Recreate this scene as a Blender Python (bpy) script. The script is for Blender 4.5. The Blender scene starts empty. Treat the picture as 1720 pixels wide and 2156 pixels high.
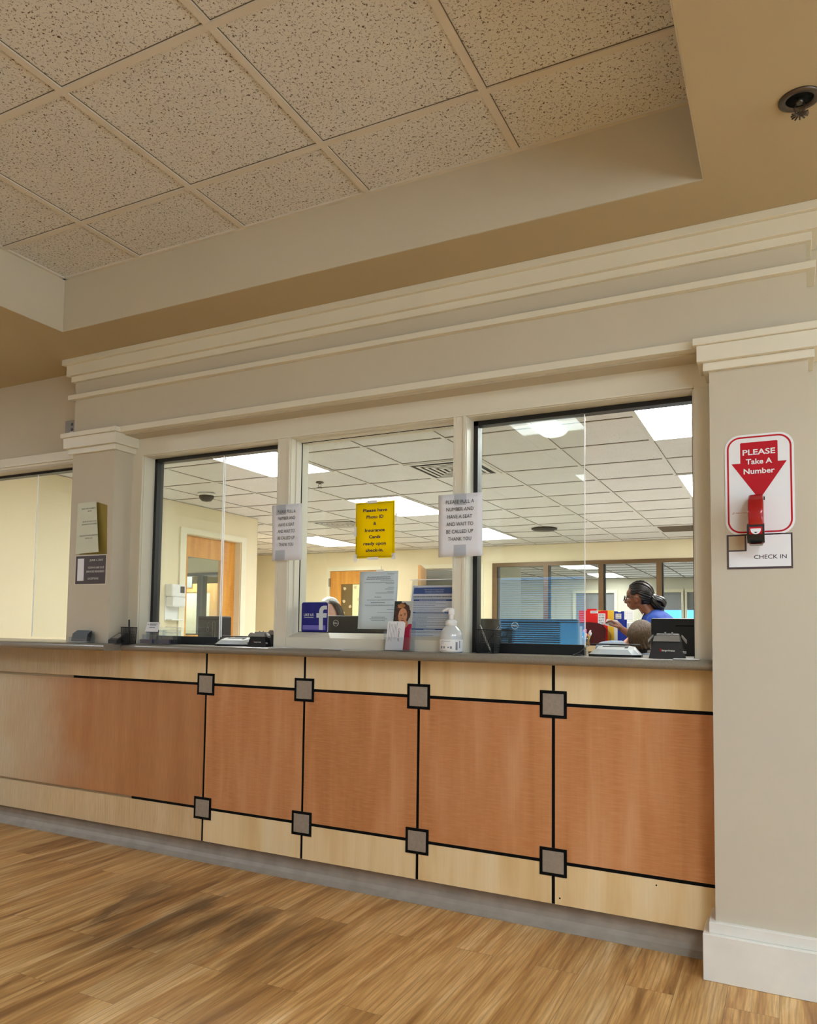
import bpy, bmesh, math, random
from mathutils import Vector, Matrix, Euler
random.seed(7)
D = bpy.data
S = bpy.context.scene
COL = S.collection
R = math.radians

# ------------------------------------------------------------------ materials
def hexc(h):
    h = h.lstrip('#'); o = []
    for i in (0, 2, 4):
        v = int(h[i:i+2], 16)/255
        o.append(v/12.92 if v <= .04045 else ((v+.055)/1.055)**2.4)
    return (*o, 1)

class NT:
    def __init__(s, name):
        s.m = D.materials.new(name); s.m.use_nodes = True
        s.t = s.m.node_tree; s.n = s.t.nodes; s.l = s.t.links
        s.b = s.n['Principled BSDF']
    def node(s, typ, ins=None, **kw):
        n = s.n.new(typ)
        for k, v in kw.items(): setattr(n, k, v)
        for k, v in (ins or {}).items():
            if isinstance(v, bpy.types.NodeSocket): s.l.new(v, n.inputs[k])
            else: n.inputs[k].default_value = v
        return n
    def coord(s, scale=(1, 1, 1), loc=(0, 0, 0)):
        g = s.node('ShaderNodeNewGeometry')
        return s.node('ShaderNodeMapping', {0: g.outputs['Position'], 'Scale': scale, 'Location': loc}).outputs[0]
    def noise(s, vec, scale, detail=3, rough=.5, dist=0):
        return s.node('ShaderNodeTexNoise', {'Vector': vec, 'Scale': scale, 'Detail': detail, 'Roughness': rough, 'Distortion': dist}).outputs[0]
    def ramp(s, fac, stops):
        r = s.node('ShaderNodeValToRGB', {0: fac}); e = r.color_ramp.elements
        while len(e) < len(stops): e.new(.5)
        for el, (p, c) in zip(e, stops): el.position = p; el.color = c if len(c) == 4 else (*c, 1)
        return r.outputs[0]
    def mix(s, fac, a, b, mode='MIX'):
        n = s.node('ShaderNodeMix', data_type='RGBA', blend_type=mode)
        for i, v in ((0, fac), (6, a), (7, b)):
            if isinstance(v, bpy.types.NodeSocket): s.l.new(v, n.inputs[i])
            else: n.inputs[i].default_value = v
        return n.outputs[2]
    def set(s, **kw):
        for k, v in kw.items():
            i = s.b.inputs[k]
            if isinstance(v, bpy.types.NodeSocket): s.l.new(v, i)
            else: i.default_value = v
        return s
    def bump(s, h, strength=.2, dist=.002):
        n = s.node('ShaderNodeBump', {'Height': h, 'Strength': strength, 'Distance': dist})
        s.l.new(n.outputs[0], s.b.inputs['Normal']); return s

def plain(name, col, rough=.5, metal=0, spec=.5, var=.06, scale=6, bump=0, emit=0, **kw):
    t = NT(name); c = hexc(col) if isinstance(col, str) else col
    v = t.noise(t.coord(), scale, 3)
    lo = tuple(x*(1-var) for x in c[:3])+(1,); hi = tuple(min(1, x*(1+var)) for x in c[:3])+(1,)
    t.set(**{'Base Color': t.ramp(v, [(.3, lo), (.7, hi)]), 'Roughness': rough, 'Metallic': metal, 'Specular IOR Level': spec})
    if bump: t.bump(t.noise(t.coord(), 400, 2), bump, .001)
    if emit: t.set(**{'Emission Color': c, 'Emission Strength': emit})
    for k, x in kw.items(): t.b.inputs[k].default_value = x
    return t.m

def glass(name, tint=(.97, .99, .98), refl=1.0, rough=0.0):
    t = NT(name); t.n.remove(t.b); out = t.n['Material Output']
    bk = t.node('ShaderNodeNewGeometry').outputs['Backfacing']     # thin panes: same reflectance on both faces
    io = t.node('ShaderNodeMapRange', {0: bk, 3: 1.5, 4: 1/1.5})
    fr = t.node('ShaderNodeFresnel', {'IOR': io.outputs[0]})
    mul = t.node('ShaderNodeMath', {0: fr.outputs[0], 1: refl}, operation='MULTIPLY')
    tr = t.node('ShaderNodeBsdfTransparent', {'Color': (*tint, 1)})
    gl = t.node('ShaderNodeBsdfGlossy', {'Color': (1, 1, 1, 1), 'Roughness': rough})
    mx = t.node('ShaderNodeMixShader', {0: mul.outputs[0], 1: tr.outputs[0], 2: gl.outputs[0]})
    t.l.new(mx.outputs[0], out.inputs[0]); return t.m

def emitter(name, col, strength):
    t = NT(name); t.set(**{'Base Color': (.9, .9, .9, 1), 'Emission Color': (*col, 1), 'Emission Strength': strength, 'Roughness': .4})
    return t.m

def wood(name, base, dark, light, rough=.35, figure=True, seed=0, spec=.5):
    t = NT(name)
    a = t.noise(t.coord((5, 5, .6), (seed, seed, seed)), 2.2, 3, .5, .3)
    band = t.ramp(a, [(.3, hexc(dark)), (.5, hexc(base)), (.72, hexc(light))])
    g = t.noise(t.coord((160, 160, 4), (seed*3, 0, 0)), 1.0, 4, .6)
    col = t.mix(t.ramp(g, [(.3, (0, 0, 0)), (.75, (1, 1, 1))]), band, t.mix(.28, band, hexc(dark)))
    if figure:
        f = t.noise(t.coord((14, 14, 190), (0, 0, seed)), 1.0, 3, .6)
        col = t.mix(t.ramp(f, [(.42, (0, 0, 0)), (.75, (.5, .5, .5))]), col, hexc(light))
    t.set(**{'Base Color': col, 'Roughness': rough, 'Specular IOR Level': spec}); return t.m

def ceil_mat(name, base, speck, scale, thr=.62):
    t = NT(name)
    d = t.noise(t.coord(), 6, 3)
    v = t.noise(t.coord((1, 1, 0)), scale, 4, .75, .6)
    m = t.ramp(v, [(thr, (0, 0, 0)), (thr+.035, (1, 1, 1))])
    b = t.mix(d, hexc(base), tuple(x*.9 for x in hexc(base)[:3])+(1,))
    t.set(**{'Base Color': t.mix(m, b, hexc(speck)), 'Roughness': .9, 'Specular IOR Level': .1})
    t.bump(m, -.3, .002); return t.m

def floor_mat():
    t = NT('vinyl_wood_planks')
    g = t.node('ShaderNodeNewGeometry')
    sw = t.node('ShaderNodeSeparateXYZ', {0: g.outputs['Position']})
    off = t.node('ShaderNodeMath', {0: sw.outputs[0], 1: -.0295}, operation='ADD')
    cv = t.node('ShaderNodeCombineXYZ', {0: sw.outputs[1], 1: off.outputs[0], 2: 0.0}).outputs[0]
    br = t.node('ShaderNodeTexBrick', {'Vector': cv, 'Scale': 1.0, 'Color1': (0, 0, 0, 1), 'Color2': (1, 1, 1, 1), 'Mortar': (.5, .5, .5, 1),
        'Mortar Size': .0009, 'Brick Width': .92, 'Row Height': .1515, 'Bias': 0.0}, offset=.37, offset_frequency=2)
    shift = t.node('ShaderNodeVectorMath', {0: g.outputs['Position'], 1: t.node('ShaderNodeVectorMath', {0: br.outputs[0], 'Scale': 13.0}, operation='SCALE').outputs[0]}, operation='ADD').outputs[0]
    mp = t.node('ShaderNodeMapping', {0: shift, 'Scale': (7.5, .75, 1)}).outputs[0]
    a = t.noise(mp, 1.3, 4, .55, 1.2)
    base = t.ramp(a, [(.30, hexc('#8f6538')), (.44, hexc('#c6965a')), (.56, hexc('#e0b577')), (.72, hexc('#f3d3a0'))])
    mp2 = t.node('ShaderNodeMapping', {0: shift, 'Scale': (120, 5, 1)}).outputs[0]
    fine = t.noise(mp2, 1.0, 5, .65, .4)
    col = t.mix(t.ramp(fine, [(.40, (.6, .6, .6)), (.60, (0, 0, 0))]), base, t.mix(.55, base, hexc('#7e5526')))
    mp3 = t.node('ShaderNodeMapping', {0: shift, 'Scale': (6, .9, 1)}).outputs[0]
    wv = t.node('ShaderNodeTexWave', {'Vector': mp3, 'Scale': 2.4, 'Distortion': 7.0, 'Detail': 3.0, 'Detail Scale': .8}).outputs[1]
    col = t.mix(t.ramp(wv, [(.0, (.32, .32, .32)), (.25, (0, 0, 0))]), col, hexc('#86603a'))
    tone = t.ramp(br.outputs[0], [(0, (.86, .86, .86)), (1, (1.06, 1.04, 1.02))])
    col = t.mix(1.0, col, tone, 'MULTIPLY')
    # smeared shadow streaks painted into the floor in front of the counter's left half
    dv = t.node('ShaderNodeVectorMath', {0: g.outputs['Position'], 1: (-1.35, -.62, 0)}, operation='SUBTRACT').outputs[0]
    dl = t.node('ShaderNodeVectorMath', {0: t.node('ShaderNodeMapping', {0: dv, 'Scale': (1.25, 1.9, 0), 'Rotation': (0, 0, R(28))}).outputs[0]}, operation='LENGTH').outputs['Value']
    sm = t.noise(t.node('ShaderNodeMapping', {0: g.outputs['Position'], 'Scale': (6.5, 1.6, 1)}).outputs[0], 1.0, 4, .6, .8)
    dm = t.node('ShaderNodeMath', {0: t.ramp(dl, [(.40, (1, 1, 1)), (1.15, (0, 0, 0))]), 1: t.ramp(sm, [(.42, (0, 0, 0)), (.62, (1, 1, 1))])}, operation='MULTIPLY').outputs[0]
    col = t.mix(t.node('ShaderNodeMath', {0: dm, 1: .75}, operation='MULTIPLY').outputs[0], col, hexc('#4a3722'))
    col = t.mix(t.node('ShaderNodeMath', {0: br.outputs['Fac'], 1: .6}, operation='MULTIPLY').outputs[0], col, hexc('#5b4128'))
    t.set(**{'Base Color': col, 'Roughness': t.ramp(fine, [(.3, (.5, .5, .5)), (.7, (.36, .36, .36))]), 'Specular IOR Level': .4})
    t.bump(fine, .08, .001); return t.m

def faded_panel(name, lo, hi):
    # the laminate at the far end of the counter is bleached to a pale beige
    t = NT(name)
    a = t.noise(t.coord((5, 5, .6)), 2.2, 3)
    sx = t.node('ShaderNodeSeparateXYZ', {0: t.node('ShaderNodeNewGeometry').outputs['Position']}).outputs[0]
    n = t.noise(t.coord((2, 2, 2)), 1.6, 3)
    s = t.node('ShaderNodeMath', {0: sx, 1: t.node('ShaderNodeMath', {0: n, 1: .8}, operation='MULTIPLY').outputs[0]}, operation='ADD').outputs[0]
    f = t.node('ShaderNodeMapRange', {0: s, 1: -2.95, 2: -2.15}).outputs[0]
    wd = t.ramp(a, [(.3, hexc(lo)), (.7, hexc(hi))])
    col = t.mix(f, hexc('#cdbb9c'), wd)
    g = t.noise(t.coord((160, 160, 8)), 1.0, 4, .6)
    col = t.mix(t.ramp(g, [(.4, (0, 0, 0)), (.8, (.35, .35, .35))]), col, hexc('#7c5c38'))
    t.set(**{'Base Color': col, 'Roughness': .4}); return t.m

def paper(name, col, thru=.35):
    t = NT(name); c = hexc(col)
    df = t.node('ShaderNodeBsdfDiffuse', {'Color': c}); tr = t.node('ShaderNodeBsdfTranslucent', {'Color': c})
    mx = t.node('ShaderNodeMixShader', {0: thru, 1: df.outputs[0], 2: tr.outputs[0]})
    t.l.new(mx.outputs[0], t.n['Material Output'].inputs[0]); t.n.remove(t.b); return t.m

M = {}
def mats():
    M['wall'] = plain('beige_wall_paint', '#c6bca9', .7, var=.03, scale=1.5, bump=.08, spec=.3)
    M['wall2'] = plain('soffit_bounce_beige', '#b7a686', .75, var=.03, scale=1.5, bump=.08, spec=.25)  # wall beige with the warm floor bounce painted in
    M['trim'] = plain('cream_trim_paint', '#ded7c5', .42, var=.02, scale=3)
    M['trim_white'] = plain('white_baseboard_paint', '#e4e1d8', .4, var=.05, scale=9)
    M['yellow'] = plain('pale_yellow_wall', '#ebdfbf', .7, var=.02, scale=2, spec=.3)
    M['backroom'] = plain('grey_white_wall', '#dcd9c6', .7, var=.02, scale=2, spec=.3)
    M['office_trim'] = plain('office_door_casing', '#ece6cc', .45, var=.02)
    M['ceil'] = ceil_mat('fissured_ceiling_tile', '#dcdad7', '#5e4e3f', 118, .565)
    M['ceil2'] = ceil_mat('office_ceiling_tile', '#e9e6e2', '#a39a8a', 95, .62)
    M['tbar'] = plain('ceiling_grid_bar', '#d3cbc0', .5, var=.02)
    M['tbar2'] = plain('office_grid_bar', '#dcd9d2', .5, var=.02)
    M['gap'] = plain('dark_tile_edge', '#6d5f4e', .8)
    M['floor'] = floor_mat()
    M['carpet'] = plain('office_floor_covering', '#c9c7c2', .9, var=.1, scale=60)
    for i in range(5): M['wood%d' % i] = wood('copper_wood_laminate', '#cc8a58', '#b97846', '#dba274', seed=i*5.3)
    for i in range(5): M['maple%d' % i] = wood('maple_laminate', '#f0d4a2', '#e0be88', '#f6e0b8', figure=False, seed=i*4.1+2)
    M['faded'] = faded_panel('faded_copper_laminate', '#b5784a', '#c68b5c'); M['faded2'] = faded_panel('faded_maple_laminate', '#d6b586', '#e6caa0')
    M['reveal'] = plain('black_reveal_strip', '#060606', .7, spec=.15)
    M['inlay'] = plain('grey_metal_inlay', '#9d9184', .4, metal=.15, var=.08, scale=90)
    M['cove'] = plain('grey_vinyl_cove', '#9a9085', .5, var=.12, scale=14)
    M['ctop'] = plain('grey_countertop_laminate', '#857d70', .3, var=.12, scale=180, spec=.6)
    M['black'] = plain('black_frame_paint', '#0b0b0d', .4)
    M['blackp'] = plain('black_plastic', '#141416', .38)
    M['dkgrey'] = plain('dark_grey_plastic', '#323234', .42)
    M['grey'] = plain('grey_plastic', '#8f8b86', .4)
    M['white'] = plain('white_plastic', '#e9e9e6', .35, var=.02)
    M['paper'] = plain('white_paper', '#e8e8ec', .8, var=.02, spec=.2)
    M['sheet'] = paper('white_sheet', '#f4f4fa', .15)
    M['paper_in'] = paper('bluish_paper_back', '#dde5ea', .4)
    M['paper_y'] = plain('cream_paper', '#d6d8c4', .8, var=.02, spec=.2)
    M['paper_olive'] = plain('olive_backing_card', '#8f7c35', .8, var=.05)
    M['ysign'] = paper('yellow_card', '#ffe60c', .5)
    M['tape'] = plain('clear_tape', '#f1f1ec', .25, var=.01)
    M['ink'] = plain('black_ink', '#121214', .6)
    M['navyink'] = plain('navy_ink', '#1b1340', .6)
    M['fineink'] = plain('grey_print', '#7d858c', .7)
    M['fb'] = plain('deep_blue_print', '#12147a', .35)
    M['fb2'] = plain('violet_blue_print', '#6f68bd', .4)
    M['fbf'] = plain('pale_grey_print', '#cfd3da', .4)
    M['medblue'] = plain('blue_banner_print', '#22529c', .5)
    M['red'] = plain('red_print', '#b80d1e', .5, spec=.25)
    M['redp'] = plain('red_glossy_plastic', '#a30d16', .16, spec=.7)
    M['signw'] = plain('white_sign_board', '#e8e8ea', .35, var=.02)
    M['plaque'] = plain('brown_plaque', '#443638', .45)
    M['tan'] = plain('tan_sign_inlay', '#b39e80', .6)
    M['metal'] = plain('brushed_metal', '#a8a49c', .3, metal=.9)
    M['steel'] = plain('tarnished_steel', '#5b5148', .35, metal=.8)
    M['bronze'] = plain('bronze_window_frame', '#6b5233', .4, metal=.2)
    M['greyframe'] = plain('grey_storefront_frame', '#7c7f80', .4)
    M['door'] = wood('honey_oak_door', '#d9993f', '#c28132', '#e6ad5b', seed=9)
    M['door2'] = wood('pinkish_oak_door', '#d49f62', '#c08a4f', '#e0b27c', seed=3)
    M['glass'] = glass('window_glass', refl=1.0)
    M['glass_s'] = glass('sliding_glass', (.982, .995, .986), 1.0)
    M['acrylic'] = glass('clear_acrylic', (.93, .95, .97), 1.3, .02)
    M['gedge'] = plain('polished_glass_edge', '#ffffff', .3, spec=.8, var=.0)
    M['lamp'] = emitter('office_troffer_lens', (.97, 1.0, .98), 15.0)
    M['lamp2'] = emitter('hall_troffer_lens', (.85, .97, 1.0), 3.0)
    M['lamp2b'] = emitter('hall_troffer_basket', (.88, .98, 1.0), 6.0)
    M['fill_lamp'] = emitter('added_hall_lamp', (.76, .90, 1.0), 26.0)  # emission of the added soffit lamps on the right
    M['fill_lamp_left'] = emitter('added_hall_lamp_bright', (.78, .90, 1.0), 60.0)  # stronger emission of the added fill lamps on the left
    M['soap'] = plain('clear_soap_bottle', '#c9cbca', .12, spec=.7, var=.02)
    M['soapw'] = plain('white_pump_plastic', '#ececea', .3, var=.01)
    M['label'] = plain('white_bottle_label', '#e3e3e2', .5, var=.01)
    M['mesh'] = plain('black_wire_mesh', '#1b1b1d', .5)
    M['scan'] = plain('light_scanner_plastic', '#cfd6d8', .3)
    M['skin_d'] = plain('deep_brown_skin', '#74442b', .5, var=.08, scale=40)
    M['skin_p'] = plain('fair_skin', '#dbaa98', .5, var=.06, scale=40)
    M['braid'] = plain('black_braided_hair', '#16110e', .36, var=.4, scale=420, spec=.45)
    M['scalp'] = plain('dark_scalp', '#5d4334', .6)
    M['scrub'] = plain('royal_blue_scrubs', '#15409a', .8, var=.08)
    t = NT('short_brown_hair'); v = t.noise(t.coord((260, 260, 45)), 1.0, 4, .7); v2 = t.noise(t.coord((14, 14, 14)), 1.0, 2)
    t.set(**{'Base Color': t.mix(v2, t.ramp(v, [(.3, hexc('#20160f')), (.5, hexc('#4e3b29')), (.72, hexc('#8f7659'))]), t.ramp(v, [(.3, hexc('#2a1e15')), (.7, hexc('#67523b'))])), 'Roughness': .5}); M['hair_b'] = t.m
    M['hair_g'] = plain('ash_brown_hair', '#3d3024', .5, var=.4, scale=160)
    M['grey_cloth'] = plain('blue_grey_cloth', '#7c8794', .85, var=.12, scale=30)
    M['darkcloth'] = plain('dark_trousers', '#20242c', .85)
    M['maroon'] = plain('maroon_plastic', '#4a0f14', .3)
    M['redfile'] = plain('red_folder_plastic', '#e01616', .4)
    M['yelfile'] = plain('yellow_folder', '#f2cf3a', .55)
    M['blufile'] = plain('blue_folder_plastic', '#16349c', .4)
    M['desk'] = plain('tan_desk_laminate', '#d8bf96', .45)
    M['shade'] = plain('grey_roller_shade', '#8f9296', .7)
    M['slat'] = plain('blind_slat', '#6f7f95', .5)
    for k, h in dict(p_pink='#d77fb5', p_blue='#2f9be0', p_yel='#d9e04a', p_or='#f08a2c', p_white='#e8e6ea').items(): M[k] = plain('marker_'+k[2:], h, .35)
    M['ph_bg'] = plain('photo_grey_backdrop', '#b9bcb6', .4); M['ph_dk'] = plain('photo_dark_leaves', '#232b24', .4, var=.4, scale=90)
    M['ph_hair'] = plain('photo_brown_curls', '#4a2a1c', .4, var=.5, scale=150); M['ph_skin'] = plain('photo_tan_skin', '#c58a63', .4, var=.1, scale=60)
    M['ph_hi'] = plain('photo_golden_curls', '#a4713f', .4, var=.3, scale=120)
    M['ph_red'] = plain('photo_red_shirt', '#b02346', .4); M['ph_lip'] = plain('photo_lips', '#93403c', .4)
    M['shell'] = plain('cut_paper_shape', '#d8c3a0', .7, var=.2, scale=80); M['brownpaper'] = plain('brown_lining_paper', '#6f5a30', .7)
    M['palegreen'] = plain('pale_green_lining_paper', '#e3e8b4', .7)
mats()

# ------------------------------------------------------------------ mesh builder
class MB:
    def __init__(s): s.v = []; s.f = []; s.smooth = []
    def add(s, vs, fs, smooth=False):
        b = len(s.v); s.v += [tuple(v) for v in vs]
        for f in fs: s.f.append(tuple(b+i for i in f)); s.smooth.append(smooth)
        return s
    def bm(s, bm, smooth=False, mat=None):
        bm.verts.ensure_lookup_table(); bm.verts.index_update()
        vs = [(mat @ v.co) if mat else v.co.copy() for v in bm.verts]
        s.add(vs, [[v.index for v in f.verts] for f in bm.faces], smooth); bm.free(); return s
    def box(s, x0, x1, y0, y1, z0, z1, bev=0, seg=2, rot=None):
        if x0 > x1: x0, x1 = x1, x0
        if y0 > y1: y0, y1 = y1, y0
        if z0 > z1: z0, z1 = z1, z0
        b = bmesh.new(); bmesh.ops.create_cube(b, size=1)
        c = Vector(((x0+x1)/2, (y0+y1)/2, (z0+z1)/2))
        for v in b.verts: v.co = Vector((v.co.x*(x1-x0), v.co.y*(y1-y0), v.co.z*(z1-z0)))
        if bev: bmesh.ops.bevel(b, geom=b.edges[:], offset=bev, segments=seg, profile=.5, affect='EDGES')
        m = Matrix.Translation(c) @ (rot.to_matrix().to_4x4() if rot else Matrix())
        return s.bm(b, False, m)
    def prism(s, pts, y0, y1):            # pts in XZ, extruded along Y
        n = len(pts)
        vs = [(x, y0, z) for x, z in pts]+[(x, y1, z) for x, z in pts]
        fs = [tuple(range(n)), tuple(range(2*n-1, n-1, -1))]+[(i, i+n, (i+1) % n+n, (i+1) % n) for i in range(n)]
        return s.add(vs, fs)
    def prismx(s, pts, x0, x1):           # pts in YZ, extruded along X
        n = len(pts)
        vs = [(x0, y, z) for y, z in pts]+[(x1, y, z) for y, z in pts]
        fs = [tuple(range(n)), tuple(range(2*n-1, n-1, -1))]+[(i, i+n, (i+1) % n+n, (i+1) % n) for i in range(n)]
        return s.add(vs, fs)
    def prismz(s, pts, z0, z1):
        n = len(pts)
        vs = [(x, y, z0) for x, y in pts]+[(x, y, z1) for x, y in pts]
        fs = [tuple(range(n)), tuple(range(2*n-1, n-1, -1))]+[(i, i+n, (i+1) % n+n, (i+1) % n) for i in range(n)]
        return s.add(vs, fs)
    def ring(s, outer, inner, y0, y1):    # same count, XZ
        n = len(outer)
        vs = [(x, y0, z) for x, z in outer]+[(x, y0, z) for x, z in inner]+[(x, y1, z) for x, z in outer]+[(x, y1, z) for x, z in inner]
        fs = []
        for i in range(n):
            j = (i+1) % n
            fs += [(i, j, n+j, n+i), (2*n+i, 3*n+i, 3*n+j, 2*n+j), (i, 2*n+i, 2*n+j, j), (n+i, n+j, 3*n+j, 3*n+i)]
        return s.add(vs, fs)
    def cyl(s, p0, p1, r0, r1=None, n=16, cap=True, smooth=True):
        r1 = r0 if r1 is None else r1
        p0, p1 = Vector(p0), Vector(p1); d = (p1-p0).normalized()
        u = d.orthogonal().normalized(); w = d.cross(u)
        vs = []
        for p, r in ((p0, r0), (p1, r1)):
            for i in range(n):
                a = 2*math.pi*i/n; vs.append(p+u*(r*math.cos(a))+w*(r*math.sin(a)))
        s.add(vs, [(i, (i+1) % n, (i+1) % n+n, i+n) for i in range(n)], smooth)
        if cap: s.add(vs, [tuple(range(n-1, -1, -1)), tuple(range(n, 2*n))])
        return s
    def tube(s, pts, r, n=8, closed=False):
        pts = [Vector(p) for p in pts]; N = len(pts); vs = []; u = None
        for i, p in enumerate(pts):
            a = pts[(i+1) % N] if (closed or i < N-1) else p
            b = pts[i-1] if (closed or i > 0) else p
            d = (a-b).normalized()
            u = (d.orthogonal() if u is None else u-d*u.dot(d)).normalized(); w = d.cross(u)
            rr = r[i] if isinstance(r, (list, tuple)) else r
            for k in range(n):
                t = 2*math.pi*k/n; vs.append(p+u*(rr*math.cos(t))+w*(rr*math.sin(t)))
        fs = []
        for i in range(N if closed else N-1):
            j = (i+1) % N
            fs += [(i*n+k, i*n+(k+1) % n, j*n+(k+1) % n, j*n+k) for k in range(n)]
        s.add(vs, fs, True)
        if not closed: s.add(vs, [tuple(range(n-1, -1, -1)), tuple(range((N-1)*n, N*n))])
        return s
    def lathe(s, prof, c, n=32, axis='z', sx=1, sy=1):   # prof (r, h)
        vs = []
        for r, h in prof:
            for k in range(n):
                t = 2*math.pi*k/n; a, b = r*math.cos(t)*sx, r*math.sin(t)*sy
                vs.append((c[0]+a, c[1]+b, c[2]+h) if axis == 'z' else ((c[0]+a, c[1]+h, c[2]+b) if axis == 'y' else (c[0]+h, c[1]+a, c[2]+b)))
        m = len(prof)
        s.add(vs, [(i*n+k, i*n+(k+1) % n, (i+1)*n+(k+1) % n, (i+1)*n+k) for i in range(m-1) for k in range(n)], True)
        s.add(vs, [tuple(range(n)), tuple(range((m-1)*n, m*n))]); return s
    def ball(s, c, r, sub=3, rot=None):
        b = bmesh.new(); bmesh.ops.create_icosphere(b, subdivisions=sub, radius=1)
        r = (r, r, r) if not hasattr(r, '__len__') else r
        m = Matrix.Translation(c) @ (rot.to_matrix().to_4x4() if rot else Matrix()) @ Matrix.Diagonal((*r, 1))
        return s.bm(b, True, m)
    def mapped(s, mesh, o, u, v):         # flat XY mesh onto plane o + x*u + y*v
        o, u, v = Vector(o), Vector(u), Vector(v)
        return s.add([o+u*w.co.x+v*w.co.y for w in mesh.vertices], [tuple(p.vertices) for p in mesh.polygons])
    def build(s, name, mat, parent=None, fix=True):
        me = D.meshes.new(name)
        if parent is not None: base = WORLD[parent.name]
        else: base = Vector((0, 0, 0))
        me.from_pydata([Vector(v)-base for v in s.v], [], s.f); me.update()
        for p, sm in zip(me.polygons, s.smooth): p.use_smooth = sm
        if fix:
            b = bmesh.new(); b.from_mesh(me); bmesh.ops.remove_doubles(b, verts=b.verts, dist=1e-6)
            bmesh.ops.recalc_face_normals(b, faces=b.faces); b.to_mesh(me); b.free()
        me.materials.append(mat)
        o = D.objects.new(name, me); COL.objects.link(o)
        if parent is not None: o.parent = parent
        WORLD[o.name] = base
        return o
WORLD = {}

def tag(o, label, cat, group=None, kind=None):
    if label: o['label'] = label
    if cat: o['category'] = cat
    if group: o['group'] = group
    if kind: o['kind'] = kind
    return o
def thing(name, label, cat, loc, group=None, kind=None):
    o = D.objects.new(name, None); o.empty_display_size = .05; COL.objects.link(o); o.location = loc
    WORLD[o.name] = Vector(loc)
    return tag(o, label, cat, group, kind)
def struct(o, label=None, cat=None): return tag(o, label, cat, None, 'structure')
def solo(o, base, label, cat, group=None, kind=None):
    base = Vector(base); o.data.transform(Matrix.Translation(-base)); o.location = base; WORLD[o.name] = base
    return tag(o, label, cat, group, kind)
def B(*a, **k): return MB().box(*a, **k)
def copy_tree(o, delta, parent=None):
    c = o.copy(); COL.objects.link(c)
    if parent is None: c.location = o.location+Vector(delta); 
    else: c.parent = parent
    for ch in [k for k in o.children if k is not c]: copy_tree(ch, delta, c)
    return c

def rrect(x0, x1, z0, z1, r, n=6):
    pts = []
    for cx, cz, a in ((x1-r, z1-r, 0), (x0+r, z1-r, 90), (x0+r, z0+r, 180), (x1-r, z0+r, 270)):
        for i in range(n+1):
            t = R(a+90*i/n); pts.append((cx+r*math.cos(t), cz+r*math.sin(t)))
    return pts

_tc = {}
def textmesh(body, bold=0.0, shear=0):
    k = (body, bold, shear)
    if k in _tc: return _tc[k]
    c = D.curves.new('t', 'FONT'); c.body = body; c.size = 1; c.resolution_u = 3; c.offset = bold; c.shear = shear
    o = D.objects.new('t', c); COL.objects.link(o)
    dg = bpy.context.evaluated_depsgraph_get(); dg.update()
    me = D.meshes.new_from_object(o.evaluated_get(dg)); D.objects.remove(o)
    _tc[k] = me; return me
CAP = .729
def put(mb, body, x, z, cap, y, width=None, align='c', bold=0, u=(1, 0, 0), v=(0, 0, 1), o=None, shear=0):
    # lettering on a plane: x,z is the baseline anchor
    me = textmesh(body, bold, shear)
    xs = [w.co.x for w in me.vertices]
    if not xs: return mb
    lo, hi = min(xs), max(xs); sy = cap/CAP; sx = (width/(hi-lo)) if width else sy
    if align == 'c': off = -(lo+hi)/2*sx
    elif align == 'l': off = -lo*sx
    else: off = -hi*sx
    u, v = Vector(u), Vector(v)
    base = Vector(o)+u*x+v*z if o is not None else Vector((x, y, z))
    return mb.mapped(me, base+u*off, u*sx, v*sy)

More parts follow.
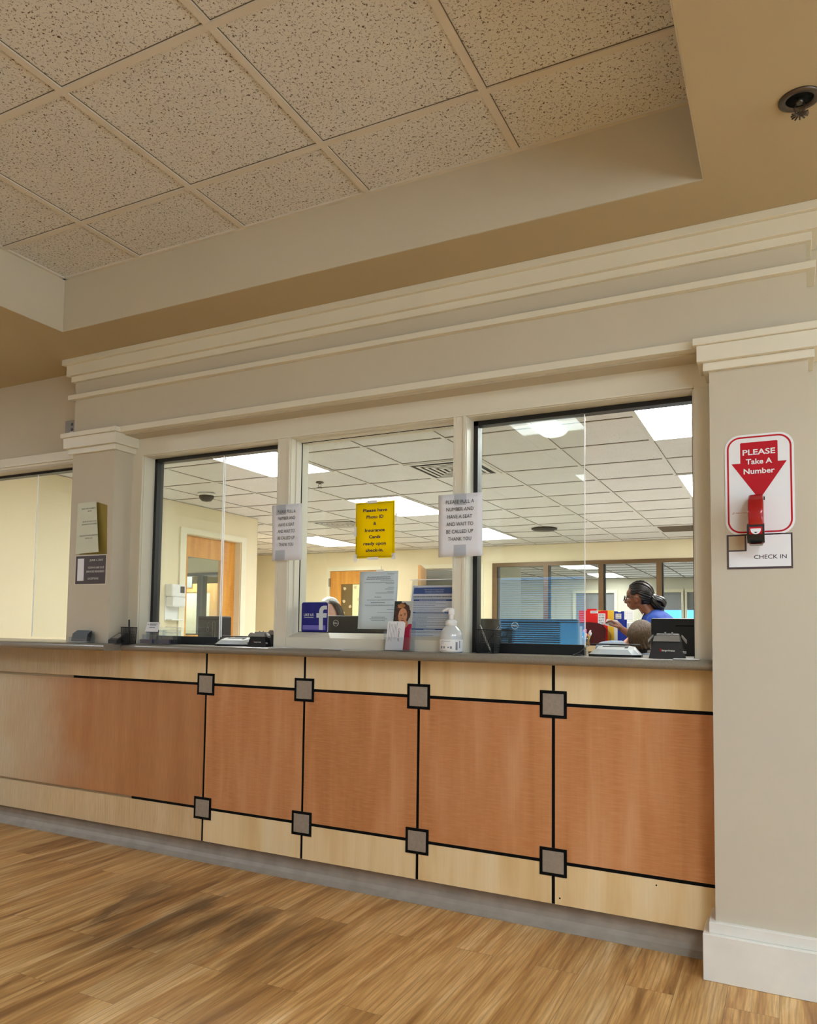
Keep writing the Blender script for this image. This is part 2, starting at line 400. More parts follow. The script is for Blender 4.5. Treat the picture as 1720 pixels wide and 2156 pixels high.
# ------------------------------------------------------------------ shell
ZT, ZS, ZO = 2.887, 2.62, 2.43
T = .6096
CT = 1.072       # countertop height
def setting():
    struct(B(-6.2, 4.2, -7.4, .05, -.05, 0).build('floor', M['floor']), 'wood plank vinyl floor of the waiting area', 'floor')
    struct(B(-12.2, 4.2, .05, 16.2, -.05, 0).build('floor_office', M['carpet']), 'plain floor of the office behind the glass', 'floor')
    # window wall
    m = MB()
    for x0, x1 in ((-6.2, -4.2), (-2.66, -2.24), (-1.353, -1.284), (-.433, -.379), (.53, 4.2)):
        m.box(x0, x1, 0.002, .145, CT+.0006 if -4.3 < x1 and x0 < .6 else 1.03, 2.09)
        if x0 > .5: m.box(.6, x1, 0.002, .145, 0, CT)
        if x1 < -4: m.box(x0, -4.31, 0.002, .145, 0, CT)
    m.box(-4.3, .6, .06, .145, 0, 1.03)
    m.box(-6.2, 4.2, 0.002, .145, 2.09, ZS+.3)
    struct(m.build('wall_front', M['wall']), 'beige wall around the service windows', 'wall')
    struct(B(-6.3, -6.2, -7.4, 0, 0, 3).build('wall_left', M['wall']), 'beige side wall of the waiting area', 'wall')
    m = MB().box(4.2, 4.3, -7.4, -6.6, 0, 3).box(4.2, 4.3, -1.0, .15, 0, 3).box(4.2, 4.3, -6.6, -1.0, 0, .6).box(4.2, 4.3, -6.6, -1.0, 2.4, 3)
    w = thing('window_11', 'added wide windows for fill daylight in the wall far to the right, out of view', 'window', (4.25, -3.8, .6), kind='structure')  # unseen windows added to throw light up onto the ceiling
    f = MB()
    for k in range(5): f.box(4.21, 4.29, -6.6+1.3867*k, -6.54+1.3867*k, .6, 2.4)
    f.box(4.2, 4.3, -6.6, -1, .6, .66).box(4.2, 4.3, -6.6, -1, 2.34, 2.4); f.build('frame', M['trim'], w)
    B(4.25, 4.256, -6.6, -1.0, .62, 2.38).build('pane', M['glass'], w)
    struct(m.build('wall_right', M['wall']), 'beige wall on the far right of the waiting area', 'wall')
    m = MB()
    m.box(-6.3, -2.85, -7.5, -7.4, 0, 3).box(-1.35, 4.3, -7.5, -7.4, 0, 3).box(-2.85, -1.35, -7.5, -7.4, 0, .9).box(-2.85, -1.35, -7.5, -7.4, 1.95, 3)
    struct(m.build('wall_back', M['wall']), 'beige wall behind the viewer with a daylight window', 'wall')
    # daylight window in the back wall (seen mirrored in the service glass)
    w = thing('window_6', 'daylight window with blinds mirrored in the service glass', 'window', (-2.1, -7.4, .9), kind='structure')
    m = MB(); m.box(-2.9, -2.83, -7.41, -7.36, .85, 2).box(-1.37, -1.3, -7.41, -7.36, .85, 2).box(-2.9, -1.3, -7.41, -7.36, 1.93, 2).box(-2.9, -1.3, -7.41, -7.34, .85, .92)
    m.build('frame', M['trim'], w)
    B(-2.83, -1.37, -7.46, -7.455, .92, 1.93).build('pane', M['glass'], w)
    m = MB()
    for i in range(20): m.box(-2.82, -1.38, -7.445, -7.42, 1.30+i*.031, 1.3015+i*.031, rot=Euler((R(38), 0, 0)))
    for i in range(13): m.box(-2.82, -1.96, -7.445, -7.42, .93+i*.03, .9315+i*.03, rot=Euler((R(38), 0, 0)))
    m.build('blind', M['slat'], w)
    # tray ceiling
    cx0, cx1, cy0, cy1 = -2.347, .614, -6.56, -.468
    m = MB()
    m.box(cx0-.03, cx1+.03, cy0-.03, cy1+.03, ZT+.006, ZT+.05)
    struct(m.build('ceiling', M['ceil']), 'tray ceiling of fissured tiles in a pale grid', 'ceiling')
    g = MB(); gd = MB(); hw = .0125
    gx, gy = -1.8347, -1.4282
    for i in range(-1, 6):
        x = gx+T*i
        if cx0 < x < cx1: g.box(x-hw, x+hw, cy0, cy1, ZT-.001, ZT+.006); gd.box(x+hw, x+hw+.0022, cy0, cy1, ZT+.004, ZT+.0058)
    for j in range(-9, 3):
        y = gy+T*j
        if cy0 < y < cy1: g.box(cx0, cx1, y-hw, y+hw, ZT-.0012, ZT+.006); gd.box(cx0, cx1, y-hw-.0022, y-hw, ZT+.004, ZT+.0058)
    g.box(cx0, cx1, cy1-.02, cy1, ZT-.002, ZT+.006).box(cx0, cx0+.02, cy0, cy1, ZT-.002, ZT+.006).box(cx1-.02, cx1, cy0, cy1, ZT-.002, ZT+.006)
    gd.box(cx0, cx1, cy1-.0025, cy1, ZT-.0045, ZT-.002)
    go = struct(g.build('trim_1', M['tbar']), 'pale metal grid of the tray ceiling', 'ceiling grid')
    gd.build('shadow_gap', M['gap'], go)
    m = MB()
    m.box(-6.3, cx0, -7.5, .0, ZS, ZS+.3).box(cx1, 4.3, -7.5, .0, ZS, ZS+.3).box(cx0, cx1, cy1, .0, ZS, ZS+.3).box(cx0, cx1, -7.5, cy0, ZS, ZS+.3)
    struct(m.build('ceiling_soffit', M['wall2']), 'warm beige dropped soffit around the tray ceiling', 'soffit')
    # the upstand keeps the wall beige; the soffit colour carries the floor bounce
    m = MB(); m.box(cx0, cx1, cy1-.004, cy1, ZS+.001, ZT+.004).box(cx0, cx0+.004, cy0, cy1, ZS+.001, ZT+.004).box(cx1-.004, cx1, cy0, cy1, ZS+.001, ZT+.004)
    struct(m.build('trim_2', M['wall']), 'beige upstand around the tray ceiling', 'ceiling edge')
    # office
    m = MB(); m.box(-9.6, 4.2, .145, 8.0, ZO+.006, ZO+.05)
    struct(m.build('ceiling_office', M['ceil2']), 'tiled office ceiling beyond the glass', 'ceiling')
    g = MB(); gd = MB(); hw = .0115
    for i in range(-14, 8):
        x = -.55+T*i; g.box(x-hw, x+hw, .145, 7.9, ZO-.001, ZO+.006); gd.box(x+hw, x+hw+.0022, .145, 7.9, ZO+.003, ZO+.0058)
    for j in range(-3, 10):
        y = 2.2+T*j
        if .2 < y < 7.9: g.box(-9.5, 4.2, y-hw, y+hw, ZO-.0012, ZO+.006); gd.box(-9.5, 4.2, y-hw-.003, y-hw, ZO+.003, ZO+.0058)
    go = struct(g.build('trim_3', M['tbar2']), 'ceiling grid of the office', 'ceiling grid'); gd.build('shadow_gap', M['gap'], go)
    # office left wall with a door opening
    m = MB()
    m.box(-4.72, -4.62, .145, 2.99, 0, ZO).box(-4.72, -4.62, 3.9, 4.21, 0, ZO).box(-4.72, -4.62, 2.99, 3.9, 2.13, ZO)
    m.prismz([(-4.721, 4.12), (-4.66, 4.205), (-7.82, 7.9), (-7.9, 7.9)], 0, ZO)
    struct(m.build('wall_office_left', M['yellow']), 'pale yellow office wall with the oak door and sanitizer dispenser', 'wall')
    # back wall of the office
    m = MB(); y0, y1 = 7.9, 8.0
    m.box(-7.95, -5.87, y0, y1, 0, ZO).box(-9.6, -9.3, y0, y1, 0, ZO).box(-9.3, -7.95, y0, y1, 2.15, ZO).box(-9.3, -7.95, y0, y1, 0, .98).box(-4.97, -4.17, y0, y1, 0, ZO).box(-3.25, -3.0, y0, y1, 0, ZO).box(.7, 4.2, y0, y1, 0, ZO)
    m.box(-5.87, -4.97, y0, y1, 2.12, ZO).box(-4.17, -3.25, y0, y1, 2.12, ZO).box(-3.0, .7, y0, y1, 2.14, ZO).box(-3.0, .7, y0, y1, 0, .85)
    struct(m.build('wall_office_back', M['yellow']), 'pale yellow back wall of the office', 'wall')
    struct(B(4.2, 4.3, .15, 16.2, 0, 3).build('wall_office_right', M['yellow']), 'office wall on the far right', 'wall')
    struct(MB().box(-9.7, -9.6, 0, 7.99, 0, 3).box(-12.2, -12.1, 7.9, 16.2, 0, 3).box(-12.2, -9.6, 7.9, 8.0, 0, 3).build('wall_office_side', M['yellow']), 'far side wall of the office', 'wall')
    # rooms beyond
    m = MB(); m.box(-12.2, 4.2, 8.0, 16.2, ZO+.006, ZO+.05)
    struct(m.build('ceiling_beyond', M['ceil2']), 'ceiling of the rooms beyond the office', 'ceiling')
    g = MB()
    for i in range(-7, 8): g.box(-.55+T*i-.012, -.55+T*i+.012, 8.0, 15.5, ZO-.001, ZO+.006)
    for j in range(0, 13): g.box(-5, 4.2, 8.1+T*j-.012, 8.1+T*j+.012, ZO-.0012, ZO+.006)
    struct(g.build('trim_4', M['gap']), 'ceiling grid of the room beyond the office', 'ceiling grid')
    m = MB(); y0, y1 = 15.5, 15.6
    m.box(-12.2, -3.62, y0, y1, 0, ZO).box(-2.72, -1.72, y0, y1, 0, ZO).box(-1.24, -1.14, y0, y1, 0, ZO).box(-.3, 4.2, y0, y1, 0, ZO)
    for a, b in ((-3.62, -2.72), (-1.72, -1.24), (-1.14, -.3)): m.box(a, b, y0, y1, 2.1, ZO)
    m.box(-1.72, -1.24, y0, y1, 0, .9).box(-1.14, -.3, y0, y1, 0, .9)
    struct(m.build('wall_beyond', M['backroom']), 'pale far wall of the room beyond the office', 'wall')
    struct(B(-3.3, -3.2, 8.0, 9.8, 0, ZO).build('wall_partition', M['backroom']), 'white partition seen through the open office door', 'wall')
setting()

# ------------------------------------------------------------------ columns, header
def columns():
    for i, (x0, x1, zb, nm) in enumerate(((-2.631, -2.314, CT, 'left'), (.596, .905, 0, 'right'))):
        yc = -.135
        c = thing('column', None, None, ((x0+x1)/2, yc, zb), kind='structure')
        tag(c, ['square beige column on the counter with two taped notices', 'square beige column with the red number dispenser and white base'][i], 'column')
        B(x0, x1, yc, 0.002, zb, 2.19).build('shaft', M['wall'], c)
        for p, a, b in ((.05, 2.184, 2.209), (.038, 2.126, 2.184), (.019, 2.096, 2.126)):
            B(x0-p, x1+p, yc-p, 0.0, a, b, bev=.0015, seg=1).build('capital_moulding', M['trim'], c)
        if i == 1:
            for p, a, b in ((.038, 0, .153), (.02, .153, .19)):
                B(x0-p, x1+p, yc-p, 0.0, a, b, bev=.002, seg=1).build('base_board', M['trim_white'], c)
    x0, x1, yc = -2.631, .905, -.135
    h = thing('beam', 'long beige header beam with stepped crown moulding over the windows', 'header beam', (-.86, yc, 2.186), kind='structure')
    B(x0, x1, yc, 0.002, 2.186, ZS).build('frieze', M['wall'], h)
    for p, a, b in ((.055, 2.59, ZS), (.037, 2.531, 2.59), (.018, 2.5, 2.531), (.028, 2.40, 2.425)):
        B(x0-p, x1+p, yc-p, 0.0, a, b, bev=.0015, seg=1).build('crown_moulding', M['trim'], h)
    B(-2.314, .596, yc-.015, yc+.03, 2.184, 2.214, bev=.0012, seg=1).build('lower_moulding', M['trim'], h)
    B(-2.314, .596, yc+.03, 0.0, 2.178, 2.186).build('underside', M['wall'], h)
columns()

# ------------------------------------------------------------------ service windows
def frame_rect(m, xo0, xo1, zo0, zo1, w, y0, y1, bottom=True):
    m.box(xo0, xo0+w, y0, y1, zo0, zo1).box(xo1-w, xo1, y0, y1, zo0, zo1).box(xo0+w, xo1-w, y0, y1, zo1-w, zo1)
    if bottom: m.box(xo0+w, xo1-w, y0, y1, zo0, zo0+w)
def windows():
    zt = 2.085
    t = MB()   # shared head casing and the mullion faces
    t.box(-2.314, .596, -.004, .004, zt, 2.178).box(-2.314, -2.2412, -.006, .004, CT, zt-.0008).box(.5312, .596, -.006, .004, CT, zt-.0008)
    t.box(-2.262, -2.2396, -.011, .0045, CT+.0005, zt+.0112).box(-2.2405, .53, -.0102, -.0005, zt-.0006, zt+.012)
    t.box(-1.352, -1.285, -.006, .004, CT, zt-.0008).box(-.432, -.380, -.006, .004, CT, zt-.0008)
    for x in (-1.353, -1.294, -.433, -.389): t.box(x-.0004, x+.0104, -.0101, .0045, CT+.0005, zt-.0012)
    struct(t.build('trim_5', M['trim']), 'cream casing around the three service windows', 'casing')
    def unit(n, x0, x1, split, label, wj):
        w = thing(n, label, 'window', ((x0+x1)/2, .1, CT), kind='structure')
        m = MB()   # lining of the opening
        m.box(x0, x0+.004, 0, .08, CT, zt).box(x1-.004, x1, 0, .08, CT, zt).box(x0, x1, 0, .08, zt-.004, zt)
        m.box(x0, x0+.004, .13, .15, CT, zt).box(x1-.004, x1, .13, .15, CT, zt).box(x0, x1, .13, .15, zt-.004, zt)
        m.build('lining', M['trim'], w)
        f = MB()
        f.box(x0, x0+wj, .08, .13, CT, zt).box(x1-.014, x1, .08, .13, CT, zt).box(x0, x1, .08, .13, zt-.024, zt)
        f.build('frame', M['black'], w)
        B(x0+wj, split, .085, .125, CT, CT+.042, bev=.002, seg=1).build('bottom_rail', M['black'], w)
        for y in (.094, .112):
            p = B(x0+wj-.004, split-.004*(y > .1), y, y+.006, CT+.03, zt-.02).build('glass_pane', M['glass_s'], w)
            xe = split-.004*(y > .1)
            B(xe, xe+.003, y, y+.006, CT+.03, zt-.02).build('polished_edge', M['gedge'], p)
        B(split-.006, split+.008, .09, .122, CT, CT+.02).build('glass_clip', M['metal'], w)
        return w
    unit('window_1', -2.24, -1.353, -1.772, 'sliding service window on the left with black frame', .022)
    unit('window_3', -.379, .53, .102, 'sliding service window on the right with black frame', .024)
    # far left window, next to the left column
    x0, x1 = -4.2, -2.66; zt2 = 2.115
    w = thing('window_4', 'sliding service window left of the column', 'window', (-3.4, .1, CT), kind='structure')
    m = MB(); m.box(x0, -2.631, -.012, .004, zt2, 2.166).box(x0-.06, x0, -.012, .004, CT, 2.166).box(x0, x1, 0, .08, zt2-.012, zt2)
    m.build('casing', M['trim'], w)
    f = MB(); f.box(x0, x0+.022, .08, .13, CT, zt2-.012).box(x1-.02, x1, .08, .13, CT, zt2-.012).box(x0, x1, .08, .13, zt2-.04, zt2-.012); f.build('frame', M['black'], w)
    p = B(-3.2, x1-.02, .094, .1, CT+.02, zt2-.03).build('glass_pane', M['glass_s'], w)
    B(-3.2016, -3.2, .094, .1, CT+.02, zt2-.03).build('polished_edge', M['gedge'], p)
    # middle fixed window
    x0, x1 = -1.284, -.433
    w = thing('window_2', 'fixed middle service window with cream frame', 'window', ((x0+x1)/2, .1, CT), kind='structure')
    m = MB()
    m.box(x0, x1, -.006, .15, CT, 1.121)
    m.prismx([(0.0, 1.121), (.082, 1.121), (.082, 1.146)], x0, x1)
    m.box(x0, x0+.004, 0, .08, 1.121, zt).box(x1-.004, x1, 0, .08, 1.121, zt).box(x0, x1, 0, .08, zt-.004, zt)
    m.box(x0, x0+.009, .04, .082, 1.121, zt).box(x1-.009, x1, .04, .082, 1.121, zt).box(x0, x1, .04, .082, zt-.009, zt)
    m.box(x0, x0+.006, .096, .15, 1.121, zt).box(x1-.006, x1, .096, .15, 1.121, zt).box(x0, x1, .096, .15, zt-.006, zt).box(x0, x1, .096, .15, 1.12, 1.14)
    m.build('frame', M['trim'], w)
    g = MB(); frame_rect(g, x0+.008, x1-.008, 1.146, zt-.008, .003, .084, .0865); g.build('gasket', M['reveal'], w)
    B(x0+.002, x1-.002, .088, .094, 1.13, zt-.002).build('glass_pane', M['glass'], w)
windows()

# ------------------------------------------------------------------ counter
def counter():
    W = .589; js = [0, -W, -2*W, -3*W]; x1 = .594
    c = thing('reception_counter', 'long reception counter front of copper and maple wood panels with grey square inlays', 'counter', (-1.2, 0, 0))
    zT, zB, z0, z1 = .8773, .263, .1025, 1.034; g = .0068
    edges = [x1]+js
    for k in range(4):
        a, b = edges[k+1]+g, edges[k]-(g if k else 0)
        for (lo, hi, mm) in ((zT+g, z1, 'maple%d' % k), (zB+g, zT-g, 'wood%d' % k), (z0, zB-g, 'maple%d' % ((k+2) % 5))):
            o = B(a, b, 0, .022, lo, hi).build('panel', M[mm], c)
            o['label'] = 'copper wood panel' if 'wood' in mm else 'pale maple panel'
    xl = js[3]-g
    a, b = -2.62, xl     # next bay and the bleached end
    B(-2.36, xl, 0, .022, zT+g, z1).build('panel', M['maple4'], c)['label'] = 'pale maple panel'
    B(-4.3, -2.36, 0, .022, zT+g, z1).build('panel', M['faded2'], c)['label'] = 'bleached beige panel'
    B(-4.3, xl, 0, .022, zB+g, zT-g).build('panel', M['faded'], c)['label'] = 'panel fading from copper to beige'
    B(-4.3, xl, 0, .022, z0, zB-g).build('panel', M['faded2'], c)['label'] = 'bleached beige panel'
    for x in js:
        B(x-g, x+g, .004, .02, z0, z1).build('reveal_strip', M['reveal'], c)
    B(-2.72, x1, .003, .02, zT-g, zT+g).build('reveal_strip', M['reveal'], c)
    B(-2.25, x1, .003, .02, zB-g, zB+g).build('reveal_strip', M['reveal'], c)
    for x in js:
        for z in (zT, zB):
            o = B(x-.054, x+.054, -.003, .004, z-.054, z+.054).build('inlay_square', M['reveal'], c)
            B(x-.042, x+.042, -.0045, 0, z-.042, z+.042, bev=.001, seg=1).build('inlay_face', M['inlay'], o)
    # holes and knocks in the lowest right panel
    MB().cyl((.026, -.0005, .128), (.026, .004, .128), .0035, n=10).build('screw_hole', M['reveal'], c)
    MB().cyl((.385, -.0008, .236), (.385, .004, .236), .003, n=10).build('screw_hole', M['reveal'], c)
    prof = [(.040, .1025), (.040, .055), (.037, .035), (.027, .018), (.010, .006), (0.0, 0.001), (0.0, 0.0), (.055, 0), (.055, .1025)]
    MB().prismx(prof, -4.3, .558).build('cove_base', M['cove'], c)
    B(-4.3, x1, .022, .03, .1, 1.03).build('carcass', M['desk'], c)
    # worktop
    t = thing('countertop', 'long grey laminate countertop with rounded front edge', 'countertop', (-1.8, .1, CT-.04))
    def slab(x0, x1, yf):
        z0, z1, r = CT-.0375, CT, .0185
        pr = [(.36, z0), (yf+r, z0)]+[(yf+r-r*math.sin(R(a)), z0+.0185-r*math.cos(R(a))) for a in range(15, 166, 15)]+[(yf+r, z1), (.36, z1)]
        m = MB().prismx(pr, x0, x1); return m
    slab(-2.262, -1.7, -.10).build('slab', M['ctop'], t)
    slab(-1.699, .594, -.10).build('slab', M['ctop'], t)
    slab(-4.3, -2.264, -.215).build('slab', M['ctop'], t)
counter()

# ------------------------------------------------------------------ ceiling fittings
def fittings():
    def troffer(x, y, z, sx, sy, label, group, lamp, frame='tbar2'):
        t = thing('ceiling_light', label, 'ceiling light', (x+sx/2, y+sy/2, z), group)
        m = MB(); w = .022
        m.box(x, x+sx, y, y+w, z-.006, z+.0).box(x, x+sx, y+sy-w, y+sy, z-.006, z).box(x, x+w, y+w, y+sy-w, z-.006, z).box(x+sx-w, x+sx, y+w, y+sy-w, z-.006, z)
        m.build('frame', M[frame], t)
        B(x+w, x+sx-w, y+w, y+sy-w, z-.004, z-.001).build('diffuser', M[lamp], t)
        return t
    gx = lambda i: -.55+T*i
    g = 'office ceiling lights'
    for x, y, lb in ((gx(-4), .98, 'long ceiling light nearest the glass behind the left service window'),
                  (gx(-4), 3.42, 'long ceiling light above and behind the yellow sign'),
                  (gx(-8), 5.86, 'long ceiling light far back, left of the yellow sign'),
                  (gx(-4), 5.86, 'long ceiling light far back beside the right taped notice'),
                  (gx(1), .98, 'big ceiling light at the top right corner of the right service window'),
                  (gx(1), 3.42, 'ceiling light half hidden at the right edge of the right window')):
        troffer(x, y, ZO, T, 2*T, lb, g, 'lamp')
    troffer(gx(-12), 3.42, ZO, T, 2*T, 'added unseen ceiling light in the room behind the oak door', g, 'lamp')  # unseen lamp added to brighten the view through the door lite
    troffer(-5.4, 8.5, ZO, 2*T, T, 'added unseen ceiling light in the room behind the open oak door', 'lights beyond the office', 'lamp')  # unseen lamp added so the open doorway reads bright
    troffer(-10.4, 8.12, ZO, 2*T, T, 'added unseen ceiling light beyond the grey framed interior window', 'lights beyond the office', 'lamp')  # unseen lamp added to light the pale door behind the window
    troffer(1.2, 11.4, ZO, T, 2*T, 'ceiling light of the far room hidden to the right', 'lights beyond the office', 'lamp')
    troffer(gx(1), 5.86, ZO, T, 2*T, 'ceiling light far back behind the right column', g, 'lamp')
    troffer(gx(4), 3.42, ZO, T, 2*T, 'added unseen ceiling light of the office far to the right', g, 'lamp')  # unseen lamp added for extra office illumination
    troffer(-3.0, 11.4, ZO, T, .95, 'nearer ceiling light seen through the bronze framed window', 'lights beyond the office', 'lamp')
    troffer(-2.98, 13.75, ZO, T, 1.22, 'farther ceiling light seen through the bronze framed window', 'lights beyond the office', 'lamp')
    # hall lights with a curved basket lens
    def basket(x, y, label):
        z = ZT
        t = thing('ceiling_light', label, 'ceiling light', (x+T/2, y+T/2, z), 'tray ceiling lights')
        m = MB(); frame_rect2(m, x, y, T, .03, z); m.build('frame', M['tbar'], t)
        B(x+.03, x+T-.03, y+.03, y+T-.03, z-.003, z-.001).build('reflector', M['lamp2'], t)
        pr = [(x+.19, z-.003)]+[(x+.305-.115*math.cos(R(a)), z-.003-.05*math.sin(R(a))) for a in range(15, 180, 15)]+[(x+.42, z-.003)]
        MB().prism(pr, y+.04, y+T-.04).build('basket_lens', M['lamp2b'], t)
    def frame_rect2(m, x, y, s, w, z):
        m.box(x, x+s, y, y+w, z-.006, z).box(x, x+s, y+s-w, y+s, z-.006, z).box(x, x+w, y+w, y+s-w, z-.006, z).box(x+s-w, x+s, y+w, y+s-w, z-.006, z)
    basket(-1.225, -3.257, 'square ceiling light with curved lens, mirrored in the right window glass')
    basket(-1.225, -5.695, 'square ceiling light with curved lens behind the viewer')
    for x, y, sx, sy, lb in ((1.5, -3.6, T, 2*T, 'added unseen long ceiling light in the soffit to the right of the viewer'), (2.9, -2.4, T, 2*T, 'added unseen long ceiling light in the soffit far to the right'), (1.9, -6.2, 2*T, T, 'added unseen long ceiling light in the soffit behind the viewer'),
                             (-4.85, -2.15, .42, .42, 'added small square fill light in the soffit to the left of the tray ceiling'), (-4.75, -4.2, .5, .55, 'added square fill light in the soffit farther left behind the viewer')):
        troffer(x, y, ZS, sx, sy, lb, 'added waiting area lights', 'fill_lamp' if x > 0 else 'fill_lamp_left', 'tbar')  # unseen lamps added to brighten the hall, kept clear of the glass reflections
    # sprinklers
    def sprinkler(x, y, z, label, recessed):
        s = thing('sprinkler_head', label, 'sprinkler', (x, y, z))
        if recessed:
            MB().lathe([(.052, 0), (.052, -.004), (.044, -.008), (.035, -.006), (.034, -.0015)], (x, y, z), 32).build('escutcheon', M['steel'], s)
            MB().lathe([(.034, -.0005), (.034, -.002), (.001, -.002)], (x, y, z), 24).build('cup', M['reveal'], s)
        else: MB().lathe([(.035, 0), (.035, -.004), (.02, -.008), (.012, -.008)], (x, y, z), 24).build('escutcheon', M['steel'], s)
        m = MB().cyl((x, y, z-.002), (x, y, z-.014), .009)
        for sg in (-1, 1): m.tube([(x+sg*.007, y, z-.012), (x+sg*.014, y, z-.024), (x+sg*.010, y, z-.036), (x, y, z-.042)], .0022, 6)
        m.build('frame_arms', M['steel'], s)
        m = MB(); m.cyl((x, y, z-.042), (x, y, z-.045), .007)
        for k in range(12):
            a = k*math.pi/6; m.box(x-.002, x+.002, y-.002, y+.002, z-.046, z-.044); 
            m.cyl((x+.005*math.cos(a), y+.005*math.sin(a), z-.0435), (x+.022*math.cos(a), y+.022*math.sin(a), z-.0455), .0022, .0026, 6)
        m.build('deflector', M['steel'], s)
    sprinkler(.88, -.762, ZS, 'recessed sprinkler head in the soffit above the right column', True)
    sprinkler(-2.74, 2.57, ZO, 'small sprinkler head hanging from the office ceiling', False)
    # diffusers
    def diffuser(x, y, label, s=T):
        t = thing('air_vent', label, 'air vent', (x+s/2, y+s/2, ZO), 'office ceiling vents')
        B(x+.01, x+s-.01, y+.01, y+s-.01, ZO-.003, ZO-.0005).build('backing', M['reveal'], t)
        m = MB(); frame_rect2(m, x+.008, y+.008, s-.016, .035, ZO-.001); m.build('frame', M['tbar2'], t)
        m = MB()
        for k in range(1, 6):
            d = .035+k*.045; q = s-2*d
            if q > .03:
                w = .022
                m.box(x+d, x+s-d, y+d, y+d+w, ZO-.010, ZO-.007).box(x+d, x+s-d, y+s-d-w, y+s-d, ZO-.010, ZO-.007)
                m.box(x+d, x+d+w, y+d+w, y+s-d-w, ZO-.010, ZO-.007).box(x+s-d-w, x+s-d, y+d+w, y+s-d-w, ZO-.010, ZO-.007)
        m.build('louver', M['tbar2'], t)
    diffuser(gx(-2), 2.2, 'square louvered air vent above the right taped notice')
    diffuser(gx(-6), 4.64, 'louvered air vent just left of the yellow sign')
    t = thing('air_vent', 'perforated return vent near the right edge of the right window', 'air vent', (-.25, 6.78, ZO), 'office ceiling vents')
    B(gx(0), gx(1), 6.47, 7.08, ZO-.004, ZO-.0005).build('frame', M['tbar2'], t)
    m = MB()
    for k in range(22): m.box(gx(0)+.04, gx(1)-.04, 6.51+k*.0245, 6.524+k*.0245, ZO-.006, ZO-.004)
    m.build('grille', M['gap'], t)
    # cameras
    for (x, y, lb, r) in ((-4.04, 2.62, 'black dome camera on the ceiling near the oak door', .075), (-1.78, 6.2, 'flat black ceiling fitting in the far part of the office', .14)):
        t = thing('ceiling_dome_camera', lb, 'security camera', (x, y, ZO))
        MB().lathe([(r*1.1, 0), (r*1.12, -.012), (r, -.02)], (x, y, ZO), 32).build('base', M['white'] if r < .1 else M['blackp'], t)
        MB().lathe([(r*.98, -.018), (r*.9, -.018-.35*r), (r*.6, -.018-.68*r), (r*.02, -.018-.8*r)] if r < .1 else [(r*.98, -.018), (r*.8, -.03), (r*.02, -.034)], (x, y, ZO), 32).build('dome', M['blackp'], t)
    # junction box on the wall beside the left column
    t = thing('wall_socket', 'small grey outlet plate on the wall beside the left column capital', 'outlet', (-2.79, 0, 2.31))
    B(-2.858, -2.745, -.008, .002, 2.262, 2.342, bev=.002).build('plate', M['grey'], t)
    for z in (2.318, 2.288): MB().cyl((-2.80, -.0095, z), (-2.80, -.004, z), .009, n=14).build('receptacle', M['dkgrey'], t)
    B(-2.815, -2.785, -.0095, -.004, 2.264, 2.276).build('sticker', M['white'], t)
fittings()

